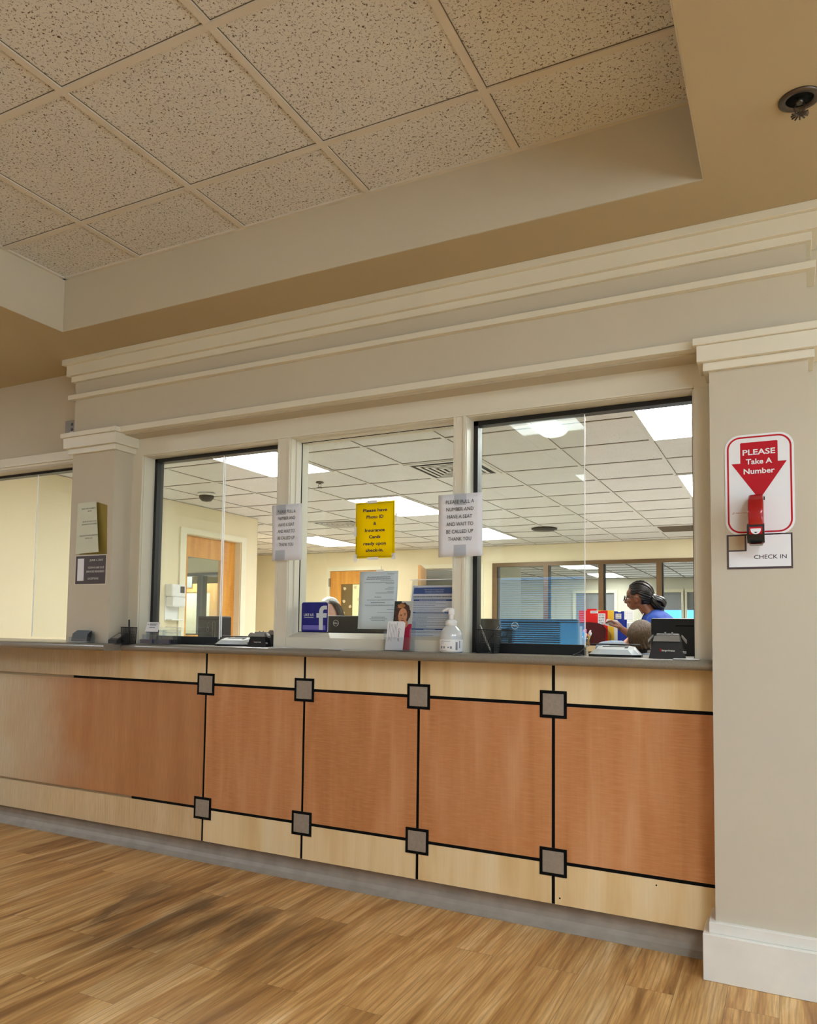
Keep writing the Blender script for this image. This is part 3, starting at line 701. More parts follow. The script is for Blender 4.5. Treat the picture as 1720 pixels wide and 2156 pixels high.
# ------------------------------------------------------------------ doors, interior windows, wall items in the office
def office_shell():
    # oak door in the left wall
    d = thing('door_1', 'oak door with tall glass lite in the left office wall', 'door', (-4.68, 3.44, 0), kind='structure')
    m = MB(); X = -4.62
    m.box(X, X+.02, 2.905, 2.99, 0, 2.18).box(X, X+.02, 3.9, 3.985, 0, 2.18).box(X, X+.02, 2.99, 3.9, 2.125, 2.18)
    m.box(-4.72, X+.004, 2.985, 2.995, 0, 2.13).box(-4.72, X+.004, 3.895, 3.905, 0, 2.13).box(-4.72, X+.004, 2.99, 3.9, 2.12, 2.13)
    m.build('casing', M['office_trim'], d)
    m = MB(); a, b = -4.735, -4.695
    m.box(a, b, 2.995, 3.12, .01, 2.118).box(a, b, 3.66, 3.895, .01, 2.118).box(a, b, 3.12, 3.66, 1.90, 2.118).box(a, b, 3.12, 3.66, .01, 1.08)
    m.build('slab', M['door'], d)
    B(-4.718, -4.712, 3.12, 3.66, 1.08, 1.9).build('lite', M['glass'], d)
    MB().cyl((-4.695, 3.83, .98), (-4.65, 3.83, .98), .011).cyl((-4.655, 3.83, .98), (-4.655, 3.72, .98), .009).build('lever_handle', M['metal'], d)
    # what shows through its lite: grey storefront frame and a wood framed board
    f = thing('window_7', 'grey framed interior window seen through the oak door lite', 'window', (-8.62, 7.95, .98), kind='structure')
    m = MB(); x0, x1, z0, z1 = -9.3, -7.95, .98, 2.15
    m.box(x0, x0+.06, 7.88, 8.0, z0, z1).box(x1-.06, x1, 7.88, 8.0, z0, z1).box(x0+.06, x1-.06, 7.88, 8.0, z1-.055, z1).box(x0+.06, x1-.06, 7.88, 8.0, z0, z0+.06).box(-8.70, -8.57, 7.88, 8.0, z0+.06, z1-.055)
    m.build('frame', M['greyframe'], f)
    B(x0+.06, x1-.06, 7.95, 7.956, z0+.06, z1-.055).build('pane', M['glass'], f)
    dd = thing('door_4', 'wood framed pale door far beyond the oak door lite', 'door', (-9.5, 9.0, 0), kind='structure')
    m = MB(); m.box(-10.3, -10.12, 8.95, 9.0, 0, 2.03).box(-9.30, -9.08, 8.95, 9.0, 0, 2.03).box(-10.12, -9.30, 8.95, 9.0, 1.86, 2.03); m.build('frame', M['door2'], dd)
    B(-10.12, -9.30, 8.97, 8.99, 0, 1.86).build('panel', M['backroom'], dd)
    B(-9.95, -9.75, 8.93, 8.945, 1.95, 2.2).build('grey_notice', M['shade'], dd)
    # sanitizer dispenser
    s = thing('hand_sanitizer_dispenser', 'white hand sanitizer dispenser on the yellow wall beside the oak door', 'dispenser', (-4.62, 2.81, 1.23))
    B(-4.62, -4.612, 2.72, 2.91, 1.225, 1.585, bev=.003).build('back_plate', M['white'], s)
    B(-4.613, -4.52, 2.715, 2.915, 1.46, 1.585, bev=.015).build('hood', M['white'], s)
    B(-4.613, -4.51, 2.72, 2.91, 1.36, 1.462, bev=.02).build('cover', M['soapw'], s)
    B(-4.613, -4.53, 2.735, 2.90, 1.225, 1.238, bev=.005).build('drip_tray', M['white'], s)
    B(-4.5195, -4.519, 2.83, 2.89, 1.50, 1.565).build('label_sticker', M['dkgrey'], s)
    t = thing('light_switch', 'small light switch plate on the yellow wall beside the window frame', 'switch', (-4.62, 2.6, 1.2))
    B(-4.62, -4.614, 2.565, 2.635, 1.145, 1.255, bev=.002).build('plate', M['white'], t); B(-4.614, -4.609, 2.585, 2.615, 1.175, 1.225).build('rocker', M['grey'], t)
    # back wall door 1
    d = thing('door_2', 'oak door with papered glass in the back wall', 'door', (-5.42, 7.9, 0), kind='structure')
    m = MB(); m.box(-5.93, -5.87, 7.875, 7.9, 0, 2.18).box(-4.97, -4.91, 7.875, 7.9, 0, 2.18).box(-5.87, -4.97, 7.875, 7.9, 2.12, 2.18); m.build('casing', M['office_trim'], d)
    m = MB(); a, b = 7.9, 7.945
    m.box(-5.865, -5.66, a, b, .01, 2.115).box(-5.16, -4.975, a, b, .01, 2.115).box(-5.66, -5.16, a, b, 1.9, 2.115).box(-5.66, -5.16, a, b, .01, .95)
    m.build('slab', M['door'], d)
    B(-5.66, -5.45, 7.92, 7.926, .95, 1.9).build('brown_paper', M['brownpaper'], d)
    B(-5.45, -5.16, 7.92, 7.926, .95, 1.9).build('pale_paper', M['palegreen'], d)
    m = MB()
    for x, z in ((-5.60, 1.83), (-5.40, 1.85), (-5.61, 1.62), (-5.49, 1.53), (-5.33, 1.65), (-5.62, 1.43), (-5.60, 1.27), (-5.34, 1.33), (-5.48, 1.3)):
        n = 9; m.prism([(x+(.026+.006*math.sin(3*k+x*40))*math.cos(2*math.pi*k/n), z+(.026+.006*math.cos(2*k+z*30))*math.sin(2*math.pi*k/n)) for k in range(n)], 7.914, 7.9185)
    m.build('paper_cutouts', M['shell'], d)
    B(-5.884, -5.86, 7.868, 7.9, 1.86, 2.0).build('hinge', M['metal'], d)
    # open door
    d = thing('door_3', 'oak door standing open edge-on in the back wall', 'door', (-4.1, 7.9, 0), kind='structure')
    m = MB(); m.box(-4.24, -4.17, 7.875, 7.9, 0, 2.18).box(-3.25, -3.18, 7.875, 7.9, 0, 2.18).box(-4.17, -3.25, 7.875, 7.9, 2.12, 2.18); m.build('casing', M['office_trim'], d)
    q = R(19); ux, uy, nx, ny = math.sin(q), -math.cos(q), math.cos(q), math.sin(q); hx, hy = -4.165, 7.89
    MB().prismz([(hx, hy), (hx+ux*.86, hy+uy*.86), (hx+ux*.86+nx*.045, hy+uy*.86+ny*.045), (hx+nx*.045, hy+ny*.045)], .01, 2.105).build('slab', M['door2'], d)
    MB().tube([(-4.06, 7.86, 2.10), (-3.9, 7.93, 2.09), (-3.6, 7.93, 2.09)], .008, 6).build('door_closer', M['metal'], d)
    m = MB()
    for z in (1.78, 1.92): m.box(-4.185, -4.16, 7.868, 7.9, z, z+.09)
    m.build('hinge', M['metal'], d)
    # bronze framed interior window
    w = thing('window_5', 'wide bronze framed interior window in the office back wall', 'window', (-1.2, 7.95, .85), kind='structure')
    x0, x1, z0, z1 = -3.04, .72, .85, 2.175
    m = MB()
    m.box(x0, x0+.075, 7.88, 8.0, z0, z1).box(x1-.075, x1, 7.88, 8.0, z0, z1).box(x0+.075, x1-.075, 7.88, 8.0, z1-.055, z1).box(x0+.075, x1-.075, 7.88, 8.0, z0, z0+.06)
    for x in (-2.265, -1.485, -.715, .05): m.box(x, x+.07, 7.88, 8.0, z0+.06, z1-.055)
    m.build('frame', M['bronze'], w)
    m = MB()
    for x in (-2.195, -1.415, -.645, -2.965): m.box(x, x+.013, 7.9, 7.99, z0+.06, z1-.055)
    m.build('gasket', M['black'], w)
    B(x0+.075, x1-.075, 7.95, 7.956, z0+.06, z1-.055).build('pane', M['glass'], w)
    # beyond
    w = thing('window_8', 'dark glazed double door far beyond the bronze window', 'door', (-3.17, 15.5, 0), kind='structure')
    m = MB(); m.box(-3.69, -3.62, 15.46, 15.5, 0, 2.17).box(-2.72, -2.65, 15.46, 15.5, 0, 2.17).box(-3.62, -2.72, 15.46, 15.5, 2.1, 2.17); m.build('casing', M['office_trim'], w)
    B(-3.62, -2.72, 15.53, 15.55, 0, 2.1).build('dark_glass', M['shade'], w)
    for i, (a, b, lb) in enumerate(((-1.72, -1.24, 'far window with grey shade over bright blue daylight beside the braided hair'), (-1.14, -.3, 'far window with grey shade at the right edge of the right pane'))):
        w = thing('window_%d' % (9+i), lb, 'window', ((a+b)/2, 15.5, .9), kind='structure')
        m = MB(); frame_rect(m, a-.06, b+.06, .84, 2.17, .07, 15.45, 15.5); m.build('casing', M['office_trim'], w)
        B(a, b, 15.53, 15.54, 1.70, 2.1).build('roller_shade', M['shade'], w)
        B(a, b, 15.56, 15.566, .9, 2.1).build('pane', M['glass'], w)
    # notices on the far partition
    for i, (x0, z1, w_, h_, y) in enumerate(((-1.146, 1.479, .123, .143, 7.86),)):
        pass
office_shell()

# ------------------------------------------------------------------ signs and papers
def curl(x0, x1, z0, z1, y, bend=.004, n=8, skew=0, th=.0004, top=0):
    # sheet of paper with a gentle curve; skew shifts the lower edge sideways
    vs = []; fs = []
    for j in range(n+1):
        for i in range(n+1):
            u, v = i/n, j/n
            yy = y-bend*(math.sin(math.pi*u)*.5+(1-v)**2*.8)-top*v*u
            vs.append((x0+(x1-x0)*u+skew*(1-v), yy, z0+(z1-z0)*v))
    N = (n+1)**2
    vs2 = [(a, b+th, c) for a, b, c in vs]
    for j in range(n):
        for i in range(n):
            k = j*(n+1)+i; q = (k, k+1, k+n+2, k+n+1)
            fs.append(q); fs.append(tuple(N+w for w in reversed(q)))
    rim = list(range(n+1))+[(j+1)*(n+1)+n for j in range(n)]+[n*(n+1)+i for i in range(n-1, -1, -1)]+[j*(n+1) for j in range(n-1, 0, -1)]
    for a, b in zip(rim, rim[1:]+rim[:1]): fs.append((a, a+N, b+N, b))
    return MB().add(vs+vs2, fs, True)

def signs():
    # take-a-number board
    y = -.1372
    t = thing('number_sign', 'white rounded sign with big red arrow reading PLEASE Take A Number', 'sign', (.751, y, 1.68))
    x0, x1, z0, z1 = .644, .858, 1.507, 1.857
    MB().prism(rrect(x0, x1, z0, z1, .048, 8), y, y+.0025).build('board', M['signw'], t)
    MB().ring(rrect(x0+.007, x1-.007, z0+.007, z1-.007, .042, 8), rrect(x0+.0125, x1-.0125, z0+.0125, z1-.0125, .037, 8), y-.0006, y).build('red_border', M['red'], t)
    MB().prism([(.693, 1.826), (.696, 1.829), (.807, 1.829), (.809, 1.826), (.809, 1.757), (.836, 1.757), (.751, 1.628), (.665, 1.757), (.693, 1.757)], y-.0006, y).build('red_arrow', M['red'], t)
    for tx, zz, cp, ww in (('PLEASE', 1.785, .0195, .101), ('Take A', 1.7525, .0188, .081), ('Number', 1.719, .0188, .096)):
        put(MB(), tx, .751, zz, cp, y-.0012, ww, bold=.02).build('lettering', M['signw'], t)
    m = MB(); put(m, 'TURN-O-MATIC', .676, 1.5825, .0038, y-.0007, .036, 'l', shear=.2); m.tube([(.665, y-.0007, 1.580), (.668, y-.0007, 1.586), (.672, y-.0007, 1.588), (.671, y-.0007, 1.583), (.668, y-.0007, 1.581)], .0004, 4)
    m.build('maker_mark', M['red'], t)
    # red dispenser
    d = thing('ticket_dispenser', 'glossy red ticket dispenser hanging below the red arrow', 'dispenser', (.742, -.14, 1.56))
    xa, xb = .7175, .7645
    pr = [(-.1385, 1.640)]
    for a in range(100, -61, -10): pr.append((-.160-.075*math.cos(R(a))-.01, 1.562+.078*math.sin(R(a))))
    pr += [(-.222, 1.478), (-.200, 1.466), (-.180, 1.470), (-.168, 1.50), (-.1385, 1.52)]
    b = bmesh.new(); n = len(pr)
    va = [b.verts.new((xa, p, q)) for p, q in pr]; vb = [b.verts.new((xb, p, q)) for p, q in pr]
    b.faces.new(va); b.faces.new(vb[::-1])
    for i in range(n): b.faces.new((va[i], vb[i], vb[(i+1) % n], va[(i+1) % n]))
    bmesh.ops.recalc_face_normals(b, faces=b.faces)
    es = [e for e in b.edges if abs(e.verts[0].co.x-e.verts[1].co.x) < 1e-6]
    bmesh.ops.bevel(b, geom=es, offset=.008, segments=4, profile=.5, affect='EDGES')
    MB().bm(b, True).build('body', M['redp'], d)
    m = MB(); m.prismx([(-.2205, 1.535), (-.240, 1.528), (-.244, 1.505), (-.236, 1.482), (-.215, 1.470), (-.205, 1.474), (-.21, 1.51)], xa-.003, xb+.002); m.build('mouth', M['blackp'], d)
    m = MB(); m.prismx([(-.2435, 1.521), (-.2455, 1.505), (-.242, 1.497), (-.240, 1.512)], xa+.004, xb-.004); m.build('throat', M['red'], d)
    m = MB()
    pts = [(.741+.0155*math.cos(R(a)), 1.512+.016*math.sin(R(a))) for a in range(180, 361, 15)]+[(.7565, 1.515), (.7255, 1.515)]
    m.prism(pts, -.2475, -.2465); m.build('ticket', M['paper'], d)
    MB().prism([(.735, 1.5035), (.747, 1.5035), (.741, 1.499)], -.2482, -.2475).build('printed_arrow', M['ink'], d)
    MB().box(xa+.004, xb-.004, -.222, -.200, 1.462, 1.4665, bev=.002).build('lip', M['grey'], d)
    MB().cyl((xb-.001, -.16, 1.628), (xb+.003, -.16, 1.628), .006, n=12).build('lock_button', M['reveal'], d)
    # check-in plaque
    c = thing('check_in_plaque', 'grey plaque reading CHECK IN below the ticket dispenser', 'sign', (.748, y, 1.45))
    x0, x1, z0, z1 = .647, .849, 1.390, 1.510
    B(x0, x1, y, y+.003, z0, z1).build('board', M['plaque'], c)
    MB().prism([(x0+.006, z0+.007), (x1-.0055, z0+.007), (x1-.0055, z1-.005), (.709, z1-.005), (.709, 1.451), (x0+.006, 1.451)], y-.0008, y).build('grey_face', M['signw'], c)
    B(x0+.006, .703, y-.0008, y, 1.456, z1-.006).build('tan_square', M['tan'], c)
    m = MB(); put(m, 'CHECK IN', .8305, 1.4235, .0145, y-.0013, .099, 'r', bold=.005); m.build('lettering', M['ink'], c)
    m = MB()
    for k in range(14): 
        if k % 5 != 4: m.ball((.79+k*.0028, y-.0009, 1.4085+.002*(k % 3)), .0007, 1)
    m.build('braille', M['signw'], c)
    # left column: olive-backed notice and dark plaque
    n = thing('paper_sign', 'cream paper on olive backing taped to the left column', 'notice', (-2.47, y, 1.69), 'taped notices')
    MB().prism([(-2.55, 1.545), (-2.347, 1.543), (-2.357, 1.803), (-2.425, 1.822), (-2.55, 1.82)], y, y+.002).build('backing_card', M['paper_olive'], n)
    MB().add([(-2.578, y-.003, 1.548), (-2.376, y-.028, 1.551), (-2.424, y-.012, 1.825), (-2.574, y-.002, 1.825), (-2.578, y-.0026, 1.548), (-2.376, y-.0276, 1.551), (-2.424, y-.0116, 1.825), (-2.574, y-.0016, 1.825)],
             [(0, 1, 2, 3), (7, 6, 5, 4), (0, 4, 5, 1), (1, 5, 6, 2), (2, 6, 7, 3), (3, 7, 4, 0)]).build('sheet', M['paper_y'], n)
    m = MB(); sl = -.11
    for txt, xc, z, w in (('PLEASE TAKE A NUMBER &', -2.478, 1.787, .118), ('SEATED', -2.468, 1.772, .034), ('YOU WILL BE CALLED TO THE', -2.466, 1.716, .118), ('COUNTER BY YOUR NUMBER', -2.466, 1.701, .128),
                          ('PLEASE DO NOT FORM A LINE IN THE', -2.466, 1.640, .150), ('CENTER AISLE', -2.463, 1.625, .062)):
        o = (xc, y-.003-.026*(xc+2.578)/.2*(1-(z-1.55)/.5)-.0035, z)
        put(MB(), txt, 0, 0, .0068, 0, w, o=o, u=(1, -.10, 0)).build('lettering', M['ink'], n)
    p = thing('payment_plaque', 'dark brown plaque with white lettering below the cream notice', 'sign', (-2.45, y, 1.46))
    B(-2.575, -2.35, y, y+.003, 1.385, 1.536).build('board', M['plaque'], p)
    B(-2.56, -2.512, y-.0008, y, 1.402, 1.522).build('pale_panel', M['paper'], p)
    B(-2.579, -2.346, y+.0005, y+.002, 1.381, 1.54).build('pale_rim', M['trim'], p)
    m = MB()
    for txt, x, z, w in (('JUNE 1, 2013', -2.371, 1.507, .098), ('COPAYS ARE DUE', -2.362, 1.467, .118), ('SERVICES RENDERED', -2.358, 1.446, .134), ('EXCEPTIONS', -2.40, 1.408, .078)):
        put(MB(), txt, x, z, .0105, y-.0012, w, 'r').build('lettering', M['trim_white'], p)
    # two PLEASE PULL A NUMBER papers over the mullions
    lines = (('PLEASE PULL A', .129), ('NUMBER AND', .124), ('HAVE A SEAT', .112), ('AND WAIT TO', .122), ('BE CALLED UP', .122), ('THANK YOU', .105))
    for (x0, x1, z0, z1, lb, sk) in ((-1.374, -1.204, 1.487, 1.757, 'white PLEASE PULL A NUMBER paper taped over the left mullion', .01), (-.498, -.298, 1.478, 1.747, 'white PLEASE PULL A NUMBER paper taped over the right mullion', .004)):
        y = -.017
        n = thing('paper_sign', lb, 'notice', ((x0+x1)/2, y, (z0+z1)/2), 'taped notices')
        curl(x0, x1, z0, z1, y, .003, 8, sk).build('sheet', M['sheet'], n)
        sc = (x1-x0)/.2; xc = (x0+x1)/2+sk*.4
        for k, (txt, w) in enumerate(lines): put(MB(), txt, xc, z1-.042-k*.0318, .0160, y-.0056, w*sc*(.93 if x0 < -1 else 1)).build('lettering', M['ink'], n)
        xm = -1.318 if x0 < -1 else -.395
        for z in (z0+.001, z1-.05): B(xm-.028, xm+.028, y-.0058, y-.0053, z, z+.049).build('tape', M['acrylic'], n)
    # yellow sign on the middle glass
    y = .0855
    s = thing('yellow_notice', 'yellow notice asking for photo ID and insurance cards on the middle glass', 'notice', (-.863, y, 1.626), 'taped notices')
    x0, x1, z0, z1 = -.966, -.760, 1.495, 1.759
    curl(x0, x1, z0, z1, y, .001, 4, .003, th=.0008).build('sheet', M['ysign'], s)
    m = MB(); o = .006; frame_rect(m, x0+.007, x1-.004, z0+.006, z1-.008, .0013, y-.0032, y-.0028); m.build('border_line', M['plaque'], s)
    m = MB()
    for k, (txt, w) in enumerate((('Please have', .127), ('Photo ID', .090), ('&', .016), ('Insurance', .104), ('Cards', .060), ('ready upon', .118), ('check-in.', .094))):
        put(MB(), txt, -.861, 1.712-k*.0312, .0150, y-.0034, w, bold=.028).build('lettering', M['navyink'], s)
    for a in ((-.972, -.958, 1.60, 1.645), (-.972, -.955, 1.478, 1.515), (-.90, -.842, 1.487, 1.499), (-.772, -.752, 1.487, 1.515), (-.905, -.852, 1.753, 1.766), (-.757, -.749, 1.66, 1.70)):
        B(a[0], a[1], y-.0016, y-.0002, a[2], a[3]).build('tape', M['tape'], s)
    # reversed paper on the glass
    y = .0855
    s = thing('printed_sheet', 'large white sheet with faint print taped low on the middle glass', 'notice', (-.835, y, 1.30), 'taped notices')
    curl(-.936, -.737, 1.166, 1.433, y-.002, .002, 6, -.008).build('sheet', M['paper_in'], s)
    m = MB(); random.seed(3)
    for k, (z, a, b, h) in enumerate(((1.418, -.79, -.755, .002), (1.404, -.895, -.775, .0035), (1.395, -.9, -.775, .0035), (1.388, -.825, -.755, .0015), (1.38, -.91, -.755, .002), (1.374, -.8, -.755, .0015), (1.357, -.785, -.755, .0015), (1.349, -.8, -.755, .002), (1.338, -.79, -.755, .0015),
                                      (1.331, -.85, -.755, .002), (1.312, -.855, -.82, .0025), (1.299, -.895, -.755, .002), (1.286, -.875, -.80, .003), (1.275, -.905, -.755, .003), (1.255, -.79, -.755, .0015), (1.242, -.84, -.755, .0015), (1.22, -.87, -.8, .0022), (1.212, -.88, -.79, .0022), (1.204, -.87, -.8, .0022))):
        x = a
        while x < b:
            w = random.uniform(.004, .012); m.box(x, min(x+w, b), y-.0062, y-.0058, z, z+h); x += w+.0016
    m.build('faint_print', M['fineink'], s)
    B(-.85, -.81, y-.003, y-.0014, 1.430, 1.440).build('tape', M['tape'], s)
    B(-.845, -.79, y-.0045, y-.004, 1.152, 1.168).build('tape', M['acrylic'], s)
    # like-us decal
    s = thing('social_media_decal', 'square blue LIKE US decal with a large white letter f', 'decal', (-1.18, .085, 1.218))
    x0, x1, z0, z1 = -1.258, -1.110, 1.1465, 1.2905
    MB().prism(rrect(x0-.002, x1+.002, z0-.002, z1+.002, .012), .0858, .0868).build('backing', M['white'], s)
    MB().prism(rrect(x0, x1, z0, z1, .011), .0850, .0858).build('blue_face', M['fb'], s)
    B(x0+.007, x1-.012, .0845, .0850, z0+.012, z0+.034).build('violet_band', M['fb2'], s)
    m = MB()
    f = [(-1.158, 1.158), (-1.136, 1.158), (-1.136, 1.217), (-1.116, 1.217), (-1.1145, 1.238), (-1.136, 1.238), (-1.136, 1.2475), (-1.134, 1.253), (-1.129, 1.256), (-1.1145, 1.256), (-1.1145, 1.274), (-1.134, 1.274), (-1.146, 1.270), (-1.154, 1.261), (-1.158, 1.249), (-1.158, 1.238), (-1.173, 1.238), (-1.173, 1.217), (-1.158, 1.217)]
    m.prism(f, .0840, .0845); m.build('letter', M['fbf'], s)
    m = MB(); put(m, 'LIKE US', -1.2445, 1.2245, .0125, .0844, .055, 'l', bold=.012); m.box(-1.243, -1.189, .0841, .0844, 1.2165, 1.2185); m.build('lettering', M['white'], s)
    # acrylic holder with the medicare sheet
    h = thing('sign_holder', 'clear acrylic holder with a blue bannered information sheet behind the pump bottle', 'sign holder', (-.565, .06, 1.125))
    def tl(x, z): return x-.028*(1.365-z)/.24
    m = MB()
    for yy in (.044, .0535): m.add([(tl(-.655, 1.125), yy, 1.125), (tl(-.445, 1.125), yy, 1.125), (tl(-.445, 1.388), yy+.012, 1.388), (tl(-.655, 1.388), yy+.012, 1.388)] + [(tl(-.655, 1.125), yy+.002, 1.125), (tl(-.445, 1.125), yy+.002, 1.125), (tl(-.445, 1.388), yy+.014, 1.388), (tl(-.655, 1.388), yy+.014, 1.388)],
        [(0, 1, 2, 3), (7, 6, 5, 4), (0, 4, 5, 1), (1, 5, 6, 2), (2, 6, 7, 3), (3, 7, 4, 0)])
    m.build('acrylic_sleeve', M['acrylic'], h)
    B(-.662, -.447, .05, .056, 1.386, 1.389).build('polished_edge', M['gedge'], h)
    q = thing('information_sheet', 'information sheet with blue banners inside the clear acrylic holder', 'poster', (-.56, .05, 1.13))
    def sheet(m, a, b, z0, z1, yo):
        yf = lambda z: .0500+.012*(z-1.125)/.263-yo
        m.add([(tl(a, z0), yf(z0), z0), (tl(b, z0), yf(z0), z0), (tl(b, z1), yf(z1), z1), (tl(a, z1), yf(z1), z1)]+[(tl(a, z0), yf(z0)+.0003, z0), (tl(b, z0), yf(z0)+.0003, z0), (tl(b, z1), yf(z1)+.0003, z1), (tl(a, z1), yf(z1)+.0003, z1)],
              [(0, 1, 2, 3), (7, 6, 5, 4), (0, 4, 5, 1), (1, 5, 6, 2), (2, 6, 7, 3), (3, 7, 4, 0)])
    m = MB(); sheet(m, -.651, -.448, 1.130, 1.362, 0); m.build('sheet', M['sheet'], q)
    m = MB()
    for a, b, z0, z1 in ((-.643, -.449, 1.325, 1.353), (-.638, -.452, 1.293, 1.301), (-.636, -.452, 1.238, 1.2445), (-.636, -.452, 1.165, 1.1715)): sheet(m, a, b, z0, z1, .0005)
    m.build('blue_banner', M['medblue'], q)
    m = MB()
    for tx, z, cp, w in (('Medicare Shared Savings Program', 1.3415, .0048, .094), ('Accountable Care Organizations', 1.334, .0048, .088), ('Working together to give you better care', 1.3285, .003, .086)):
        yf = .0500+.012*(z-1.125)/.263-.0009; put(m, tx, tl(-.543, z), z, cp, yf, w)
    for z, a, b in ((1.2955, -.61, -.48), (1.240, -.62, -.48), (1.167, -.57, -.515)): sheet(m, a, b, z, z+.002, .0009)
    m.build('white_lettering', M['white'], q)
    m = MB(); random.seed(11)
    rows = [(1.309+.0, -.641, -.456, .006)]+[(1.303, -.641, -.47, .0014)]+[(1.287-k*.0078, -.637, -.53 if k in (0, 2) else (-.48 if k != 5 else -.475), .0017) for k in range(6)]+[(1.232-k*.0058, -.635, -.462 if k not in (2, 5, 9) else -.56, .0018) for k in range(11)]+[(1.158, -.636, -.456, .002), (1.153, -.636, -.47, .0015), (1.140, -.634, -.52, .002)]
    for z, a, b, hgt in rows:
        x = a
        while x < b:
            w = random.uniform(.003, .012); sheet(m, x, min(x+w, b), z, z+hgt, .0006); x += w+.0014
    m.build('fine_print', M['fineink'], q)
signs()

# ------------------------------------------------------------------ things on the countertop
def counter_things():
    z = CT
    # pump bottle
    x, y = -.421, -.045
    b = thing('pump_bottle', 'clear pump bottle of foam sanitizer with white label on the countertop', 'bottle', (x, y, z))
    r = .0475
    MB().lathe([(.004, .0005), (r-.004, 0), (r, .005), (r, .058), (r*.985, .07), (r*.90, .087), (r*.72, .101), (r*.5, .110), (.0225, .114), (.0225, .118)], (x, y, z), 40).build('bottle', M['soap'], b)
    MB().lathe([(r+.0006, .006), (r+.0008, .007), (r+.0008, .054), (r+.0006, .055)], (x, y, z), 40).build('label', M['label'], b)
    m = MB()
    def lab(sx, sz, w, h):
        a0 = -math.pi/2+math.asin(max(-.95, min(.95, sx/r)))+.24
        k = max(1, int(w/.004)); vs = []
        for i in range(k+1):
            a = a0+(w/r)*i/k; vs += [(x+(r+.0013)*math.cos(a), y+(r+.0013)*math.sin(a), z+sz), (x+(r+.0013)*math.cos(a), y+(r+.0013)*math.sin(a), z+sz+h)]
        m.add(vs, [(2*i, 2*i+2, 2*i+3, 2*i+1) for i in range(k)])
    lab(-.037, .047, .045, .0018); lab(-.037, .040, .018, .0016); lab(-.037, .018, .009, .009); lab(-.026, .018, .008, .009); lab(-.008, .020, .006, .005); lab(.002, .017, .008, .010); lab(.024, .012, .009, .033); lab(-.037, .009, .03, .0014); lab(.037, .02, .006, .03)
    m.build('label_print', M['fineink'], b)
    MB().lathe([(.0235, .112), (.024, .130), (.019, .136), (.013, .138)], (x, y, z), 28).build('collar', M['soapw'], b)
    p = MB().cyl((x, y, z+.134), (x, y, z+.172), .0095).build('pump', M['soapw'], b)
    m = MB().lathe([(.010, .158), (.0125, .160), (.0125, .182), (.008, .186), (.002, .187)], (x, y, z), 24)
    m.tube([(x+.002, y, z+.181), (x-.018, y-.004, z+.181), (x-.034, y-.007, z+.176), (x-.036, y-.007, z+.170)], [.0075, .006, .005, .0045], 10)
    m.build('nozzle', M['soapw'], b)
    MB().cyl((x, y, z+.006), (x, y, z+.112), .003).build('dip_tube', M['white'], b)
    # brochure holder, brochures and contact card
    x, y = -.672, -.05
    h = thing('brochure_holder', 'clear acrylic brochure holder in front of the middle window sill', 'brochure holder', (x, y, z))
    m = MB()
    m.box(x-.052, x+.074, y-.028, y+.034, z, z+.003)
    m.box(x-.052, x-.050, y-.028, y+.030, z+.003, z+.085).box(x+.072, x+.074, y-.028, y+.032, z+.003, z+.10)
    m.box(x-.050, x+.072, y-.030, y-.028, z+.003, z+.06).box(x-.05, x+.072, y+.032, y+.034, z+.003, z+.13)
    m.build('acrylic_body', M['acrylic'], h)
    # brochure with a portrait
    g = thing('brochure', 'brochure with a portrait of a curly haired woman in red', 'brochure', (x+.02, y+.015, z+.004))
    def lean(dx, dz, yo=0): return (x+.012+dx+.045*dz, y+.010+.06*dz-yo, z+.006+dz)
    def card(m, x0, x1, z0, z1, yo, th=.0004):
        c = [lean(x0, z0, yo), lean(x1, z0, yo), lean(x1, z1, yo), lean(x0, z1, yo)]
        m.add(c+[(a, b_+th, d) for a, b_, d in c], [(0, 1, 2, 3), (7, 6, 5, 4), (0, 4, 5, 1), (1, 5, 6, 2), (2, 6, 7, 3), (3, 7, 4, 0)]); return m
    def blob(cx, cz, rx, rz, yo, jag=0, n=28, a0=0, a1=360):
        m = MB(); pts = []
        for k in range(n):
            a = R(a0+(a1-a0)*k/n); j = 1+jag*math.sin(k*5.1)*math.cos(k*2.3); pts.append(lean(cx+rx*j*math.cos(a), cz+rz*j*math.sin(a), yo))
        m.add(pts+[(a, b_+.0002, d) for a, b_, d in pts], [tuple(range(n)), tuple(range(2*n-1, n-1, -1))]+[(i, i+n, (i+1) % n+n, (i+1) % n) for i in range(n)]); return m
    card(MB(), -.046, .045, 0, .212, 0).build('cover', M['ph_bg'], g)
    m = MB(); card(m, -.046, -.03, .1, .211, .0003, .0002); card(m, -.046, -.012, .196, .2115, .00035, .0002); m.build('dark_foliage', M['ph_dk'], g)
    m = MB(); pts = [lean(a, b_, .0006) for a, b_ in ((-.005, 0), (.0445, 0), (.0445, .113), (.03, .112), (.018, .100), (.004, .088), (-.005, .07))]; n = len(pts)
    m.add(pts+[(a, b_+.0002, d) for a, b_, d in pts], [tuple(range(n)), tuple(range(2*n-1, n-1, -1))]+[(i, i+n, (i+1) % n+n, (i+1) % n) for i in range(n)]); m.build('red_shirt', M['ph_red'], g)
    blob(-.004, .157, .0385, .048, .0009, .08, 60).build('curly_hair', M['ph_hair'], g)
    blob(-.012, .190, .018, .010, .0011, .2, 30).build('golden_curls', M['ph_hi'], g)
    m = blob(-.002, .147, .0215, .034, .0013); 
    c2 = blob(.012, .112, .014, .016, .0012); m.add(c2.v, c2.f); m.build('face', M['ph_skin'], g)
    m = MB()
